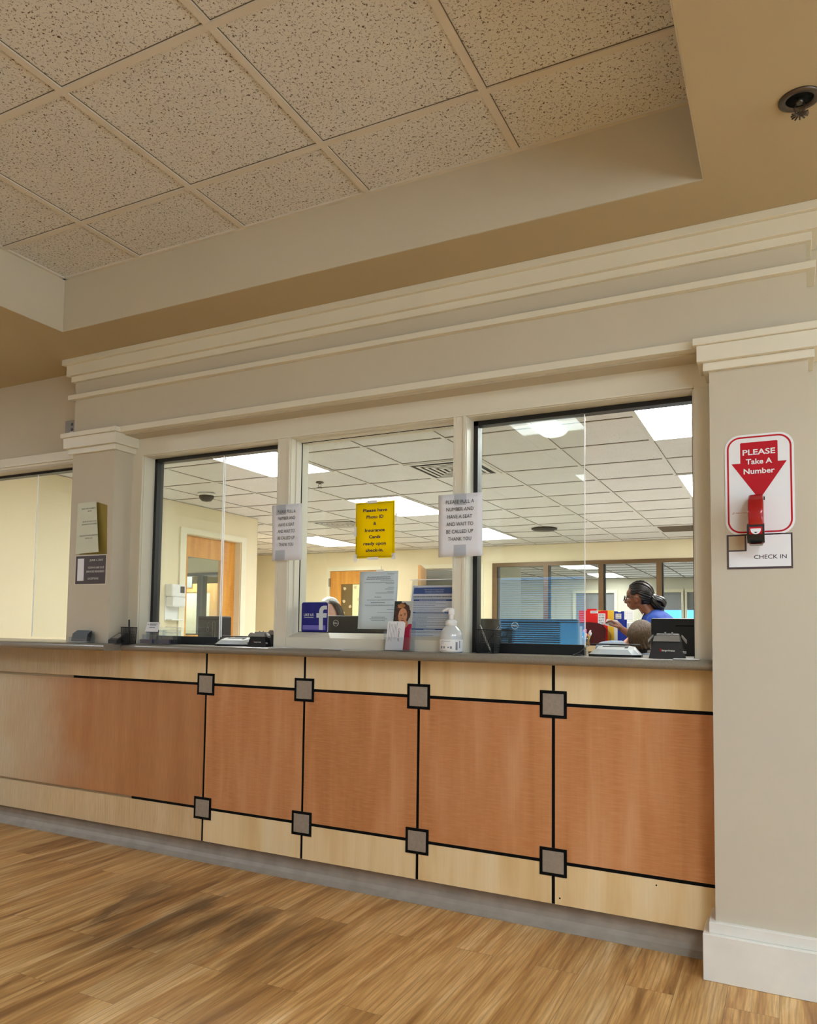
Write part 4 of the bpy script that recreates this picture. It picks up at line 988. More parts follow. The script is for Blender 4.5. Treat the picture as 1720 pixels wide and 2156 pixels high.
    for dx, dz in ((-.0095, .148), (.008, .151)):
        e = blob(dx, dz, .0042, .0018, .0016, 0, 14); m.add(e.v, e.f); e = blob(dx, dz+.0055, .0062, .0011, .0016, 0, 14); m.add(e.v, e.f)
    e = blob(-.0015, .136, .0035, .0011, .0016, 0, 12); m.add(e.v, e.f); m.build('eyes_and_brows', M['ph_dk'], g)
    blob(.0, .127, .0085, .0026, .0016, 0, 18).build('lips', M['ph_lip'], g)
    # contact card, printed sideways
    k = thing('contact_card', 'white contact card printed sideways in front of the portrait brochure', 'card', (x-.015, y-.02, z+.004))
    def cl(dx, dz, yo=0): return (x-.011+dx+.085*dz, y-.020+.05*dz-yo, z+.005+dz)
    def ccard(m, x0, x1, z0, z1, yo, th=.0003):
        c = [cl(x0, z0, yo), cl(x1, z0, yo), cl(x1, z1, yo), cl(x0, z1, yo)]
        m.add(c+[(a, b_+th, d) for a, b_, d in c], [(0, 1, 2, 3), (7, 6, 5, 4), (0, 4, 5, 1), (1, 5, 6, 2), (2, 6, 7, 3), (3, 7, 4, 0)]); return m
    m = MB()
    for q in range(4): ccard(m, -.038+.002*q, .038+.0025*q, 0, .124-.002*q, -.0012*q)
    m.build('card_stack', M['paper'], k)
    m = MB(); put(m, 'Contact us!', 0, 0, .0105, 0, .054, 'c', bold=.01, o=cl(.017, .066, .0006), u=(-.05, -.05, -1), v=(1, 0, -.05)); m.build('lettering', M['ink'], k)
    m = MB()
    for i, (a, b_) in enumerate(((.060, .118), (.058, .112), (.062, .112), (.05, .112), (.055, .112), (.05, .117))): ccard(m, .008-.0072*i, .0095-.0072*i, a-.012, b_, .0006, .0001)
    m.build('fine_print', M['fineink'], k)
    # mesh pen cup with two pens
    def pencup(x, y, label, r, h, dark='mesh'):
        c = thing('pen_cup', label, 'pen cup', (x, y, z), 'pen cups on the countertop')
        w = r
        m = MB(); B_ = m.box
        B_(x-w*.88, x+w*.88, y-w*.88, y+w*.88, z, z+.003)
        for i in range(-6, 7):
            t = i/6
            for sx, sy, hx, hy in ((0, -1, 1, 0), (0, 1, 1, 0), (-1, 0, 0, 1), (1, 0, 0, 1)):
                b0 = (x+w*.86*(sx+hx*t), y+w*.86*(sy+hy*t), z+.002); b1 = (x+w*(sx+hx*t), y+w*(sy+hy*t), z+h)
                m.cyl(b0, b1, .0009, n=4, cap=False, smooth=False)
        for k2 in range(1, 14):
            q = .86+.14*k2/14; zz = z+h*k2/14
            m.tube([(x-w*q, y-w*q, zz), (x+w*q, y-w*q, zz), (x+w*q, y+w*q, zz), (x-w*q, y+w*q, zz)], .0008, 4, True)
        m.build('wire_mesh', M[dark], c)
        m = MB(); m.tube([(x-w, y-w, z+h), (x+w, y-w, z+h), (x+w, y+w, z+h), (x-w, y+w, z+h)], .0024, 8, True)
        for sx in (-1, 1):
            for sy in (-1, 1): m.cyl((x+sx*w*.87, y+sy*w*.87, z), (x+sx*w, y+sy*w, z+h), .0017, n=6)
        m.build('rim', M['blackp'], c); return c
    pencup(-.282, .02, 'black wire mesh pen cup with crossed pens at the left end of the right window', .042, .098)
    for (a, b_, col, lb, tip) in (((-.262, .0, z+.006), (-.316, .012, z+.117), 'metal', 'slim silver pen leaning left in the mesh pen cup', 'blackp'), ((-.312, .02, z+.006), (-.235, .03, z+.118), 'blackp', 'black pen leaning right in the mesh pen cup', 'metal')):
        p = thing('pen', lb, 'pen', a, 'pens in the mesh cup')
        A, Bv = Vector(a), Vector(b_)
        MB().tube([A, A.lerp(Bv, .08), A.lerp(Bv, .1), A.lerp(Bv, .92), Bv], [.0012, .0034, .0038, .0040, .0028], 10).build('barrel', M[col], p)
        MB().cyl(A.lerp(Bv, .72)+Vector((.0, -.0052, 0)), A.lerp(Bv, .97)+Vector((0, -.0052, 0)), .0012, n=6).build('clip', M[tip], p)
    # tiered acrylic card holder with business cards
    x0, y0 = -2.15, -.075
    h = thing('card_holder', 'clear tiered acrylic card holder at the left end of the left window', 'card holder', (x0+.09, y0, z))
    m = MB()
    m.box(x0, x0+.215, y0-.02, y0+.07, z, z+.003)
    for t in range(3):
        zz = z+.003+t*.026; yy = y0-.018+t*.03; xx = x0+(.115 if t == 2 else 0)
        for q in ((x0, x0+.1), (x0+.112, x0+.212)):
            if t == 2 and q[0] == x0: pass
            m.box(q[0], q[1], yy, yy+.002, z+.002, zz+.022).box(q[0], q[0]+.002, yy, yy+.028, z+.002, zz+.018).box(q[1]-.002, q[1], yy, yy+.028, z+.002, zz+.018)
    m.box(x0, x0+.214, y0+.068, y0+.07, z, z+.09)
    m.build('acrylic_body', M['acrylic'], h)
    m = MB()
    for zz in (z+.09, z+.06): m.tube([(x0+.11, y0+.066, zz), (x0+.214, y0+.066, zz)], .0012, 5)
    m.build('polished_edge', M['gedge'], h)
    c = thing('business_cards', 'white business cards with blue edge standing in the tiered card holder', 'card', (x0+.06, y0+.03, z+.07))
    rot = Euler((R(-18), 0, 0))
    m = MB()
    for q in range(4): m.box(x0+.012, x0+.098, y0+.028+.0012*q, y0+.0285+.0012*q, z+.062, z+.115, rot=rot)
    m.build('card_stack', M['paper'], c)
    m = MB(); m.box(x0+.012, x0+.098, y0+.030, y0+.0306, z+.060, z+.073, rot=rot); m.build('blue_edge', M['fb'], c)
    m = MB()
    for a, b_, zz in ((.02, .03, .100), (.036, .088, .103), (.036, .08, .097), (.036, .075, .085)): m.box(x0+a, x0+b_, y0+.0275-(zz-.0885)*-.32-.0012, y0+.0279-(zz-.0885)*-.32-.0012, z+zz, z+zz+.0035)
    m.build('fine_print', M['fineink'], c)
    for i, (xx, lb) in enumerate(((x0+.01, 'dark blue cards in the lower left tray of the card holder'), (x0+.122, 'dark blue cards in the lower right tray of the card holder'))):
        B(xx, xx+.082, y0-.012, y0+.006, z+.004, z+.024).build('business_cards', M['navyink'])
        o = D.objects[[k for k in D.objects.keys() if k.startswith('business_cards')][-1]]
        solo(o, (xx+.04, y0, z+.004), lb, 'card', 'cards in the tiered holder')
    # signature / scanner pads
    def pad(x, y, rz, label):
        s = thing('document_scanner', label, 'scanner', (x, y, z), 'pads on the countertop')
        rt = Matrix.Translation((x, y, z)) @ Matrix.Rotation(rz, 4, 'Z')
        def tr(m, nm, mat, par=None):
            m.v = [tuple(rt @ Vector(v)) for v in m.v]; return m.build(nm, M[mat], par or s)
        def oct_(a, b_, q): return [(-a+q, -b_), (a-q, -b_), (a, -b_+q), (a, b_-q), (a-q, b_), (-a+q, b_), (-a, b_-q), (-a, -b_+q)]
        m = MB().prismz(oct_(.098, .068, .028), 0, .009); tr(m, 'base', 'blackp')
        lo, hi = oct_(.096, .066, .028), oct_(.070, .046, .02)
        vs = [(a, b_, .009) for a, b_ in lo]+[(a, b_, .028+.014*(b_+.046)/.092) for a, b_ in hi]; n = 8
        m = MB().add(vs, [tuple(range(n-1, -1, -1)), tuple(range(n, 2*n))]+[(i, (i+1) % n, (i+1) % n+n, i+n) for i in range(n)]); tr(m, 'shell', 'scan')
        def top(b_): return .0285+.014*(b_+.046)/.092
        m = MB(); 
        for (a0, a1, b0, b1) in ((-.052, .046, .012, .030), (.034, .046, -.012, .012)):
            m.add([(a0, b0, top(b0)+.0002), (a1, b0, top(b0)+.0002), (a1, b1, top(b1)+.0002), (a0, b1, top(b1)+.0002), (a0, b0, top(b0)-.003), (a1, b0, top(b0)-.003), (a1, b1, top(b1)-.003), (a0, b1, top(b1)-.003)], [(0, 1, 2, 3), (0, 4, 5, 1), (1, 5, 6, 2), (2, 6, 7, 3), (3, 7, 4, 0)])
        tr(m, 'slot', 'reveal')
        m = MB().box(-.105, .085, .055, .075, .044, .049, bev=.002).box(-.03, .03, .055, .07, .0, .045); tr(m, 'stylus_rail', 'blackp')
    pad(-1.625, .05, R(14), 'pale flat scanner pad on the counter below the left service window')
    pad(.232, .055, R(4), 'pale flat scanner pad on the counter below the right service window')
    MB().tube([(.118, .118, z+.040), (.108, .09, z+.034), (.092, .05, z+.012), (.075, .02, z+.003), (.085, -.01, z+.003), (.112, -.02, z+.003), (.118, -.005, z+.003)], .0016, 6).build('pad_cable', M['blackp'])
    solo(D.objects['pad_cable'], (.1, .04, z), 'thin black cable looping beside the right scanner pad', 'cable')
    # palm readers
    def palm(x, y, rz, label, logo=True, s=1):
        p = thing('palm_reader', label, 'palm reader', (x, y, z), 'palm readers on the countertop')
        rt = Matrix.Translation((x, y, z)) @ Matrix.Rotation(rz, 4, 'Z') @ Matrix.Scale(s, 4)
        def tr(m, nm, mat):
            m.v = [tuple(rt @ Vector(v)) for v in m.v]; return m.build(nm, M[mat], p)
        def frus(a0, a1, b0, b1, z0, z1, sh=0):
            vs = [(-a0, -b0, z0), (a0, -b0, z0), (a0, b0, z0), (-a0, b0, z0), (-a1, -b1+sh, z1), (a1, -b1+sh, z1), (a1, b1+sh, z1), (-a1, b1+sh, z1)]
            return MB().add(vs, [(3, 2, 1, 0), (4, 5, 6, 7), (0, 1, 5, 4), (1, 2, 6, 5), (2, 3, 7, 6), (3, 0, 4, 7)])
        tr(frus(.062, .046, .042, .034, 0, .062, .006), 'body', 'blackp')
        m = frus(.047, .043, .036, .030, .062, .082, .004); m.box(-.040, .040, .018, .040, .078, .090, bev=.003).box(-.012, -.006, .02, .03, .088, .096, bev=.001).box(.012, .018, .02, .03, .088, .096, bev=.001)
        tr(m, 'sensor_cradle', 'grey')
        m = MB()
        for sg in (-1, 1):
            m.add([(sg*.066, -.02, .055), (sg*.050, -.02, .078), (sg*.050, .02, .078), (sg*.066, .02, .055), (sg*.066, -.02, .068), (sg*.050, -.02, .086), (sg*.050, .02, .086), (sg*.066, .02, .068)], [(0, 1, 2, 3), (4, 5, 6, 7), (0, 1, 5, 4), (1, 2, 6, 5), (2, 3, 7, 6), (3, 0, 4, 7)])
            m.box(sg*.060-.007, sg*.060+.007, -.034, -.024, .018, .028, bev=.002)
        tr(m, 'side_grip', 'grey')
        if logo:
            m = MB(); put(m, 'imprivata', .002, .026, .0085, -.0385, .044, 'c', bold=.012, o=(0, 0, 0)); 
            m = MB(); me = textmesh('imprivata', .012); put(m, 'imprivata', 0, 0, .0078, 0, .045, 'c', bold=.012, o=(.006, -.0389, .026), v=(0, .14, .99)); tr(m, 'logo_lettering', 'white')
            m = MB().box(-.0235, -.0215, -.0402, -.0392, .025, .036).box(-.0205, -.0185, -.0402, -.0392, .027, .036); tr(m, 'logo_bars', 'red')
    palm(-1.452, .01, R(14), 'black palm reader with white logo in the left service window', s=.80)
    palm(-1.425, .145, R(10), 'black palm reader tucked behind another against the left mullion', False, s=.95)
    palm(.428, .02, R(3), 'black palm reader with grey cradle at the right end of the counter', s=1.02)
    # flat paper slips
    for x0, x1, yy, lb in ((-1.33, -1.22, -.055, 'white paper slip lying on the counter below the left mullion'), (-1.03, -.93, -.065, 'small paper strip lying on the counter below the middle window'), (.46, .55, -.06, 'white paper slip at the right end of the counter')):
        o = B(x0, x1, yy-.03, yy+.03, z+.0005, z+.0025).build('paper_slip', M['paper']); solo(o, ((x0+x1)/2, yy, z), lb, 'paper', 'paper slips on the counter')
    # clutter at the far left
    pencup(-2.215, -.09, 'dark pen cup beside the left column', .028, .085)
    p = thing('pen', 'dark pen standing in the pen cup by the left column', 'pen', (-2.215, -.09, z+.01), 'pens in the left cup'); MB().tube([(-2.21, -.09, z+.006), (-2.222, -.085, z+.125)], .004, 8).build('barrel', M['blackp'], p); MB().cyl((-2.222, -.0905, z+.09), (-2.223, -.0905, z+.122), .0012, n=6).build('clip', M['metal'], p)
    t = thing('leaflet_tray', 'low tray of dark leaflets on the counter in front of the left column', 'tray', (-2.47, -.17, z))
    m = MB().box(-2.53, -2.40, -.205, -.145, z, z+.004).box(-2.53, -2.40, -.205, -.202, z, z+.022).box(-2.53, -2.527, -.205, -.145, z, z+.03).box(-2.403, -2.40, -.205, -.145, z, z+.03).box(-2.53, -2.40, -.148, -.145, z, z+.06)
    m.build('tray', M['acrylic'], t)
    q = thing('leaflets', 'dark printed leaflets in the low tray by the left column', 'leaflet', (-2.47, -.17, z+.005), None)
    rot = Euler((R(-14), 0, 0)); m = MB()
    for k in range(5): m.box(-2.522, -2.41, -.19+.006*k, -.187+.006*k, z+.008, z+.05+.004*k, rot=rot)
    m.build('leaflet_stack', M['dkgrey'], q)
    tms = thing('card_terminal', 'small dark card terminal left of the tiered card holder', 'device', (-2.33, -.1, z))
    MB().prismx([(-.145, z), (-.06, z), (-.06, z+.05), (-.072, z+.055), (-.145, z+.018)], -2.305, -2.245).build('body', M['dkgrey'], tms)
    MB().prismx([(-.128, z+.0275), (-.082, z+.0508), (-.082, z+.0518), (-.128, z+.0285)], -2.297, -2.253).build('keypad', M['grey'], tms)
counter_things()

# ------------------------------------------------------------------ people
def fuse(mb, name, mat, parent, voxel=.006, smooth=3):
    me = D.meshes.new('tmp'); me.from_pydata([Vector(v) for v in mb.v], [], mb.f); me.update()
    b = bmesh.new(); b.from_mesh(me); bmesh.ops.recalc_face_normals(b, faces=b.faces); b.to_mesh(me); b.free()
    o = D.objects.new('tmp', me); COL.objects.link(o)
    r = o.modifiers.new('r', 'REMESH'); r.mode = 'VOXEL'; r.voxel_size = voxel; r.use_smooth_shade = True
    s = o.modifiers.new('s', 'SMOOTH'); s.factor = .5; s.iterations = smooth
    dg = bpy.context.evaluated_depsgraph_get(); dg.update()
    out = D.meshes.new_from_object(o.evaluated_get(dg)); D.objects.remove(o); D.meshes.remove(me)
    out.transform(Matrix.Translation(-WORLD[parent.name]))
    for p in out.polygons: p.use_smooth = True
    out.materials.clear(); out.materials.append(mat); out.name = name
    ob = D.objects.new(name, out); COL.objects.link(ob); ob.parent = parent; WORLD[ob.name] = WORLD[parent.name]
    return ob
def caps(m, pts, rads, sub=2):          # chain of overlapping tapered capsules
    for i, (p, r) in enumerate(zip(pts, rads)):
        m.ball(p, r, sub)
        if i: m.cyl(pts[i-1], p, rads[i-1], r, 14)
    return m
def hand(m, wrist, palm, fdir, side, nrm, s=1.0, curl=.5, thumb=None):
    # palm block, four fingers of different length with bends, a thumb from the side
    w, p, f, sd, n = Vector(wrist), Vector(palm), Vector(fdir).normalized(), Vector(side).normalized(), Vector(nrm).normalized()
    caps(m, [w, w.lerp(p, .5), p], [.021*s, .024*s, .022*s])
    for k in range(4):
        t = (k-1.5)/1.5
        m.ball(p+sd*(t*.028*s)+f*.012*s, (.013*s,)*3, 2)
        caps(m, [p-f*.02*s+sd*(t*.018*s), p+sd*(t*.028*s)+f*.014*s], [.013*s, .0125*s])
        L = (.072, .082, .076, .058)[k]*s
        a = p+sd*(t*.028*s)+f*.016*s; c = curl*(1+.12*k)
        d1 = (f*math.cos(c*.6)-n*math.sin(c*.6)); b1 = a+d1*L*.45
        d2 = (f*math.cos(c*1.5)-n*math.sin(c*1.5)); b2 = b1+d2*L*.32
        d3 = (f*math.cos(c*2.2)-n*math.sin(c*2.2)); b3 = b2+d3*L*.24
        caps(m, [a, b1, b2, b3], [.0088*s, .0082*s, .0075*s, .0066*s])
    a = p-f*.03*s-sd*.026*s
    tb = thumb if thumb is not None else (f*.6-sd*.6-n*.5)
    tb = Vector(tb).normalized()
    b1 = a+tb*.032*s; b2 = b1+(tb*.8+f*.3-n*.3).normalized()*.026*s; b3 = b2+(tb*.5+f*.6-n*.4).normalized()*.02*s
    caps(m, [a, b1, b2, b3], [.013*s, .0105*s, .0092*s, .0078*s])

def people():
    # ---- woman in blue scrubs, leaning over the cabinet, facing left
    Y = 3.3
    w = thing('person', 'person with braided black hair and glasses in blue scrubs, holding a paper by the folders', 'person', (.16, Y+.02, 0), 'people in the office')
    m = MB()
    hc = Vector((-.195, Y, 1.468))
    m.ball(hc, (.100, .076, .100), 3)                                   # cranium
    m.ball((-.232, Y, 1.420), (.060, .060, .068), 3)                   # face mass
    m.ball((-.246, Y, 1.378), (.037, .042, .030), 3)                   # mouth and chin mass
    m.ball((-.252, Y, 1.362), (.020, .024, .014), 2)                   # chin
    m.ball((-.205, Y, 1.385), (.044, .055, .030), 3)                   # jaw
    m.ball((-.268, Y, 1.478), (.030, .055, .036), 3)                   # forehead
    caps(m, [(-.289, Y, 1.447), (-.303, Y, 1.420), (-.305, Y, 1.411)], [.010, .012, .0125])   # nose
    for sy in (-1, 1):
        m.ball((-.296, Y+sy*.012, 1.408), (.010, .009, .007), 2)        # nostril
        m.ball((-.277, Y+sy*.034, 1.456), (.016, .022, .008), 2)        # brow ridge
        m.ball((-.270, Y+sy*.040, 1.418), (.022, .022, .020), 2)        # cheek
        m.ball((-.212, Y+sy*.076, 1.430), (.018, .009, .028), 2, Euler((0, R(-12), 0)))   # ear
        m.ball((-.206, Y+sy*.078, 1.413), (.010, .008, .012), 2)
    m.ball((-.284, Y, 1.388), (.012, .022, .0065), 2); m.ball((-.281, Y, 1.377), (.012, .020, .007), 2)  # lips
    caps(m, [(-.165, Y, 1.385), (-.135, Y, 1.335), (-.105, Y, 1.29)], [.052, .050, .062])       # neck
    # torso leaning forward, pelvis, legs
    caps(m, [(-.07, Y, 1.22), (.02, Y, 1.12), (.11, Y+.01, 1.00), (.16, Y+.02, .92)], [.105, .125, .13, .14], 3)
    for sy in (-1, 1):
        caps(m, [(-.06, Y+sy*.10, 1.255), (-.05, Y+sy*.17, 1.235)], [.075, .06])
        caps(m, [(.16, Y+.02+sy*.085, .88), (.15, Y+.02+sy*.09, .48), (.17, Y+.02+sy*.09, .09)], [.095, .06, .042])
        caps(m, [(.17, Y+.02+sy*.09, .06), (.09, Y+.02+sy*.10, .035), (.03, Y+.02+sy*.10, .03)], [.04, .036, .028])
    # near arm (towards the glass): shoulder, elbow, wrist
    sh, el, wr = Vector((-.055, Y-.19, 1.235)), Vector((-.12, Y-.30, 1.09)), Vector((-.285, Y-.27, 1.195))
    caps(m, [sh, sh.lerp(el, .5), el], [.055, .047, .040]); caps(m, [el, el.lerp(wr, .45), wr], [.039, .034, .023])
    hand(m, wr, wr+Vector((-.036, .004, .038)), (-.55, 0, .6), (0, 1, 0.15), (.6, .1, .55), .95, .62, thumb=(-.8, -.35, .25))
    # far arm hanging forward
    sh, el, wr = Vector((-.05, Y+.19, 1.235)), Vector((-.09, Y+.25, 1.02)), Vector((-.11, Y+.24, .80))
    caps(m, [sh, el], [.055, .040]); caps(m, [el, wr], [.039, .023]); hand(m, wr, wr+Vector((-.005, -.005, -.05)), (-.1, 0, -1), (1, 0, 0), (0, 1, 0), .95, .5)
    fuse(m, 'body', M['skin_d'], w, .0052, 2)
    # scrubs
    m = MB()
    caps(m, [(-.095, Y, 1.262), (.02, Y, 1.13), (.11, Y+.01, 1.00), (.165, Y+.02, .86)], [.085, .135, .142, .155], 3)
    m.ball((-.035, Y, 1.275), (.10, .16, .065), 3, Euler((0, R(35), 0)))
    m.ball((.0, Y, 1.24), (.11, .19, .07), 3, Euler((0, R(45), 0)))
    for sy in (-1, 1):
        caps(m, [(-.052, Y+sy*.10, 1.256), (-.052, Y+sy*.185, 1.238), (-.085, Y+sy*.238, 1.17)], [.085, .076, .070])
        caps(m, [(.16, Y+.02+sy*.085, .86), (.15, Y+.02+sy*.09, .48), (.17, Y+.02+sy*.09, .12)], [.105, .075, .065])
    fuse(m, 'scrubs', M['scrub'], w, .008, 4)
    m = MB().tube([(-.155, Y-.055, 1.325), (-.175, Y-.03, 1.29), (-.185, Y, 1.262), (-.175, Y+.03, 1.29), (-.155, Y+.055, 1.325)], .005, 6); m.build('neckline', M['darkcloth'], w)
    m = MB().tube([(-.16, Y-.062, 1.32), (-.19, Y-.05, 1.25), (-.185, Y-.045, 1.19)], .0035, 6).box(-.20, -.17, Y-.05, Y-.045, 1.13, 1.19); m.build('lanyard', M['white'], w)
    MB().tube([(-.195, Y-.12, 1.27), (-.19, Y-.122, 1.23)], .004, 8).build('pocket_pen', M['white'], w)
    for sy in (-1, 1): MB().ball((.06, Y+.02+sy*.1, .035), (.13, .05, .036), 3).build('shoe', M['blackp'], w)
    # hair: scalp cap, cornrows, gathered bun of braids
    m = MB(); hb = bmesh.new(); bmesh.ops.create_icosphere(hb, subdivisions=4, radius=1)
    dead = [v for v in hb.verts if (v.co.x < -.62 and v.co.z < .45) or (v.co.x < -.05 and v.co.z < .2) or v.co.z < (-.55 if v.co.x > .12 else -.05)]
    bmesh.ops.delete(hb, geom=dead, context='VERTS')
    m.bm(hb, True, Matrix.Translation(hc) @ Matrix.Diagonal((.1025, .0785, .1025, 1))); m.build('scalp', M['scalp'], w, fix=False)
    m = MB(); nb = bmesh.new(); bmesh.ops.create_icosphere(nb, subdivisions=4, radius=1)
    bmesh.ops.delete(nb, geom=[v for v in nb.verts if v.co.x < .16+.25*(v.co.z+.4) or v.co.z > .35 or v.co.z < -.8], context='VERTS')
    m.bm(nb, True, Matrix.Translation(hc) @ Matrix.Diagonal((.106, .082, .106, 1)))
    E = Vector((.86, 0, -.32)).normalized()
    for k in range(-6, 7):
        ph = k/6*R(100)
        st = Vector((-.80+.30*abs(math.sin(ph))**2, math.sin(ph)*.90, .52*math.cos(ph)+.18)).normalized()
        pts = []; rr = []
        for i in range(23):
            t = i/22; d = st.slerp(E, t)
            d = (d+Vector((0, 0, .30*math.sin(math.pi*t)*(.35+abs(math.sin(ph)))))+Vector((0, math.copysign(.12, k) if k else 0, 0))*math.sin(math.pi*t)).normalized()
            q = 1.0+.035*math.sin(math.pi*min(1, t*1.2+.05))+.01*math.sin(i*2.9)
            pts.append(hc+Vector((d.x*.1025*q, d.y*.0785*q, d.z*.1025*q))); rr.append(.0058+.0040*math.sin(math.pi*(.12+.80*t))+.0012*(i % 2))
        m.tube(pts, rr, 8)
    for sy in (-1, 1):
        for sx_, sy_, sz_ in ((-.02, .98, .12), (.08, .96, -.12), (.20, .88, -.34), (.36, .72, -.55), (.52, .45, -.70)):
            st = Vector((sx_, sy*sy_, sz_)).normalized(); pts = []; rr = []
            for i in range(14):
                t = i/13; d = st.slerp(E, t); pts.append(hc+Vector((d.x*.1075, d.y*.0835, d.z*.1075))); rr.append(.0055+.004*math.sin(math.pi*(.15+.8*t))+.001*(i % 2))
            m.tube(pts, rr, 8)
    # curled cornrow above the ear
    pts = []
    for i in range(30):
        a = i/29*2.2*math.pi; r_ = .036-.0009*i
        x_, z_ = -.232+r_*math.cos(a)*1.0, 1.482+r_*.8*math.sin(a)
        dx, dz = (x_-hc.x)/.1025, (z_-hc.z)/.1025; yy = math.sqrt(max(.05, 1-dx*dx-dz*dz))
        pts.append((x_, Y-.0785*yy-.004, z_))
    m.tube(pts, .0058, 7)
    random.seed(5)
    bc = Vector((-.070, Y, 1.413))
    for k in range(15):
        ph = math.pi*k/15; pts = []
        tilt = random.uniform(-.5, .5)
        for i in range(21):
            a = i/20*2*math.pi
            v = Vector((.068*math.cos(a), .052*math.sin(a)*math.cos(ph), .046*math.sin(a)*math.sin(ph)+.010*math.sin(2*a+tilt)))
            v = Euler((0, R(38)+tilt*.4, 0)).to_matrix() @ v
            pts.append(bc+v*(1+.05*random.uniform(-1, 1)*.4))
        m.tube(pts[:-1], .0085, 8, True)
    m.ball(bc, (.056, .044, .040), 3, Euler((0, R(38), 0)))
    caps(m, [hc+Vector((.075, 0, -.02)), bc], [.042, .044])
    m.build('braids', M['braid'], w, fix=False)
    # glasses
    m = MB()
    for sy in (-1, 1):
        c = Vector((-.312, Y+sy*.034, 1.440)); pts = []
        for i in range(20):
            a = 2*math.pi*i/20; pts.append(c+Vector((.004*math.sin(a)+abs(math.cos(a))*.006*(1 if math.cos(a)*sy > 0 else 0), .0265*math.cos(a), .021*math.sin(a))))
        m.tube(pts, .0022, 6, True)
        m.tube([(-.306, Y+sy*.060, 1.447), (-.26, Y+sy*.074, 1.446), (-.215, Y+sy*.082, 1.444), (-.200, Y+sy*.083, 1.432)], .0022, 6)
    m.tube([(-.314, Y-.009, 1.443), (-.317, Y, 1.446), (-.314, Y+.009, 1.443)], .002, 6)
    m.build('glasses', M['blackp'], w)
    m = MB()
    for sy in (-1, 1): m.ball((-.2815, Y+sy*.034, 1.437), (.007, .008, .0055), 2)
    m.build('eyes', M['white'], w)
    m = MB()
    for sy in (-1, 1): m.ball((-.2865, Y+sy*.034, 1.437), (.0035, .005, .0048), 2); m.tube([(-.2935, Y+sy*.016, 1.459), (-.2905, Y+sy*.036, 1.463), (-.283, Y+sy*.050, 1.461), (-.274, Y+sy*.057, 1.456)], [.0024, .003, .0028, .0015], 6)
    m.build('pupils_and_brows', M['braid'], w)
    p = B(-.405, -.31, Y-.275, Y-.2742, 1.212, 1.262, rot=Euler((0, R(12), 0))).build('paper_card', M['paper']); solo(p, (-.357, Y-.275, 1.23), 'small white paper held in the fingers of the person in blue scrubs', 'paper')

    # ---- seated person with short brown hair, seen from behind
    Y = 1.82; cx = .05
    w = thing('person', 'person with short brown hair in a blue grey jacket, seen from behind below the scrubs', 'person', (cx, Y+.05, 0), 'people in the office')
    m = MB(); hc = Vector((cx, Y, 1.148))
    m.ball(hc, (.074, .088, .090), 3); m.ball((cx, Y+.045, 1.10), (.058, .055, .060), 3); m.ball((cx, Y+.085, 1.065), (.026, .022, .02), 2)
    caps(m, [(cx, Y+.105, 1.135), (cx, Y+.118, 1.108)], [.009, .012]); m.ball((cx, Y+.098, 1.083), (.022, .010, .006), 2)
    for sx in (-1, 1):
        m.ball((cx+sx*.077, Y+.02, 1.115), (.009, .018, .027), 2); m.ball((cx+sx*.03, Y+.085, 1.14), (.02, .012, .008), 2)
    caps(m, [(cx, Y+.01, 1.07), (cx, Y+.02, .98)], [.052, .058])
    caps(m, [(cx, Y+.05, .90), (cx, Y+.06, .70), (cx, Y+.08, .54)], [.13, .14, .15], 3)
    for sx in (-1, 1):
        caps(m, [(cx+sx*.09, Y+.12, .52), (cx+sx*.10, Y+.50, .50), (cx+sx*.10, Y+.52, .10)], [.085, .062, .045]); caps(m, [(cx+sx*.10, Y+.50, .05), (cx+sx*.11, Y+.64, .035)], [.04, .032])
    sh, el, wr = Vector((cx-.17, Y+.05, .93)), Vector((cx-.215, Y-.06, 1.058)), Vector((cx-.105, Y-.06, 1.085))
    caps(m, [sh, el], [.052, .042]); caps(m, [el, wr], [.040, .024])
    hand(m, wr, wr+Vector((.024, .024, .006)), (.45, .9, .1), (-.1, .1, -1), (.9, -.4, 0), .8, .5, thumb=(.5, .3, .6))
    sh, el, wr = Vector((cx+.17, Y+.05, .93)), Vector((cx+.22, Y+.2, .76)), Vector((cx+.14, Y+.40, .80))
    caps(m, [sh, el], [.052, .042]); caps(m, [el, wr], [.040, .026]); hand(m, wr, wr+Vector((-.02, .045, 0)), (-.2, 1, 0), (1, 0, 0), (0, 0, 1), .9, .5)
    fuse(m, 'body', M['skin_p'], w, .006, 2)
    m = MB()
    caps(m, [(cx, Y+.04, .95), (cx, Y+.06, .72), (cx, Y+.08, .55)], [.135, .155, .16], 3); m.ball((cx, Y+.05, .93), (.20, .11, .075), 3)
    for sx in (-1, 1): m.ball((cx+sx*.165, Y+.05, .93), .07, 3)
    sh, el, wr = Vector((cx-.17, Y+.05, .93)), Vector((cx-.215, Y-.06, 1.060)), Vector((cx-.11, Y-.06, 1.087))
    caps(m, [sh, el, el.lerp(wr, .55), wr], [.064, .052, .047, .034])
    sh, el, wr = Vector((cx+.17, Y+.05, .93)), Vector((cx+.22, Y+.2, .76)), Vector((cx+.145, Y+.385, .80))
    caps(m, [sh, el, wr], [.064, .052, .034])
    fuse(m, 'jacket', M['grey_cloth'], w, .008, 3)
    MB().lathe([(.075, .985), (.068, 1.03), (.062, 1.072), (.056, 1.072), (.06, .99)], (cx, Y+.012, 0), 28).build('collar', M['darkcloth'], w)
    m = MB()
    for sx in (-1, 1): caps(m, [(cx+sx*.09, Y+.12, .52), (cx+sx*.10, Y+.50, .505), (cx+sx*.10, Y+.52, .12)], [.098, .075, .06])
    fuse(m, 'trousers', M['darkcloth'], w, .009, 3)
    for sx in (-1, 1): MB().ball((cx+sx*.105, Y+.58, .036), (.045, .12, .036), 3).build('shoe', M['blackp'], w)
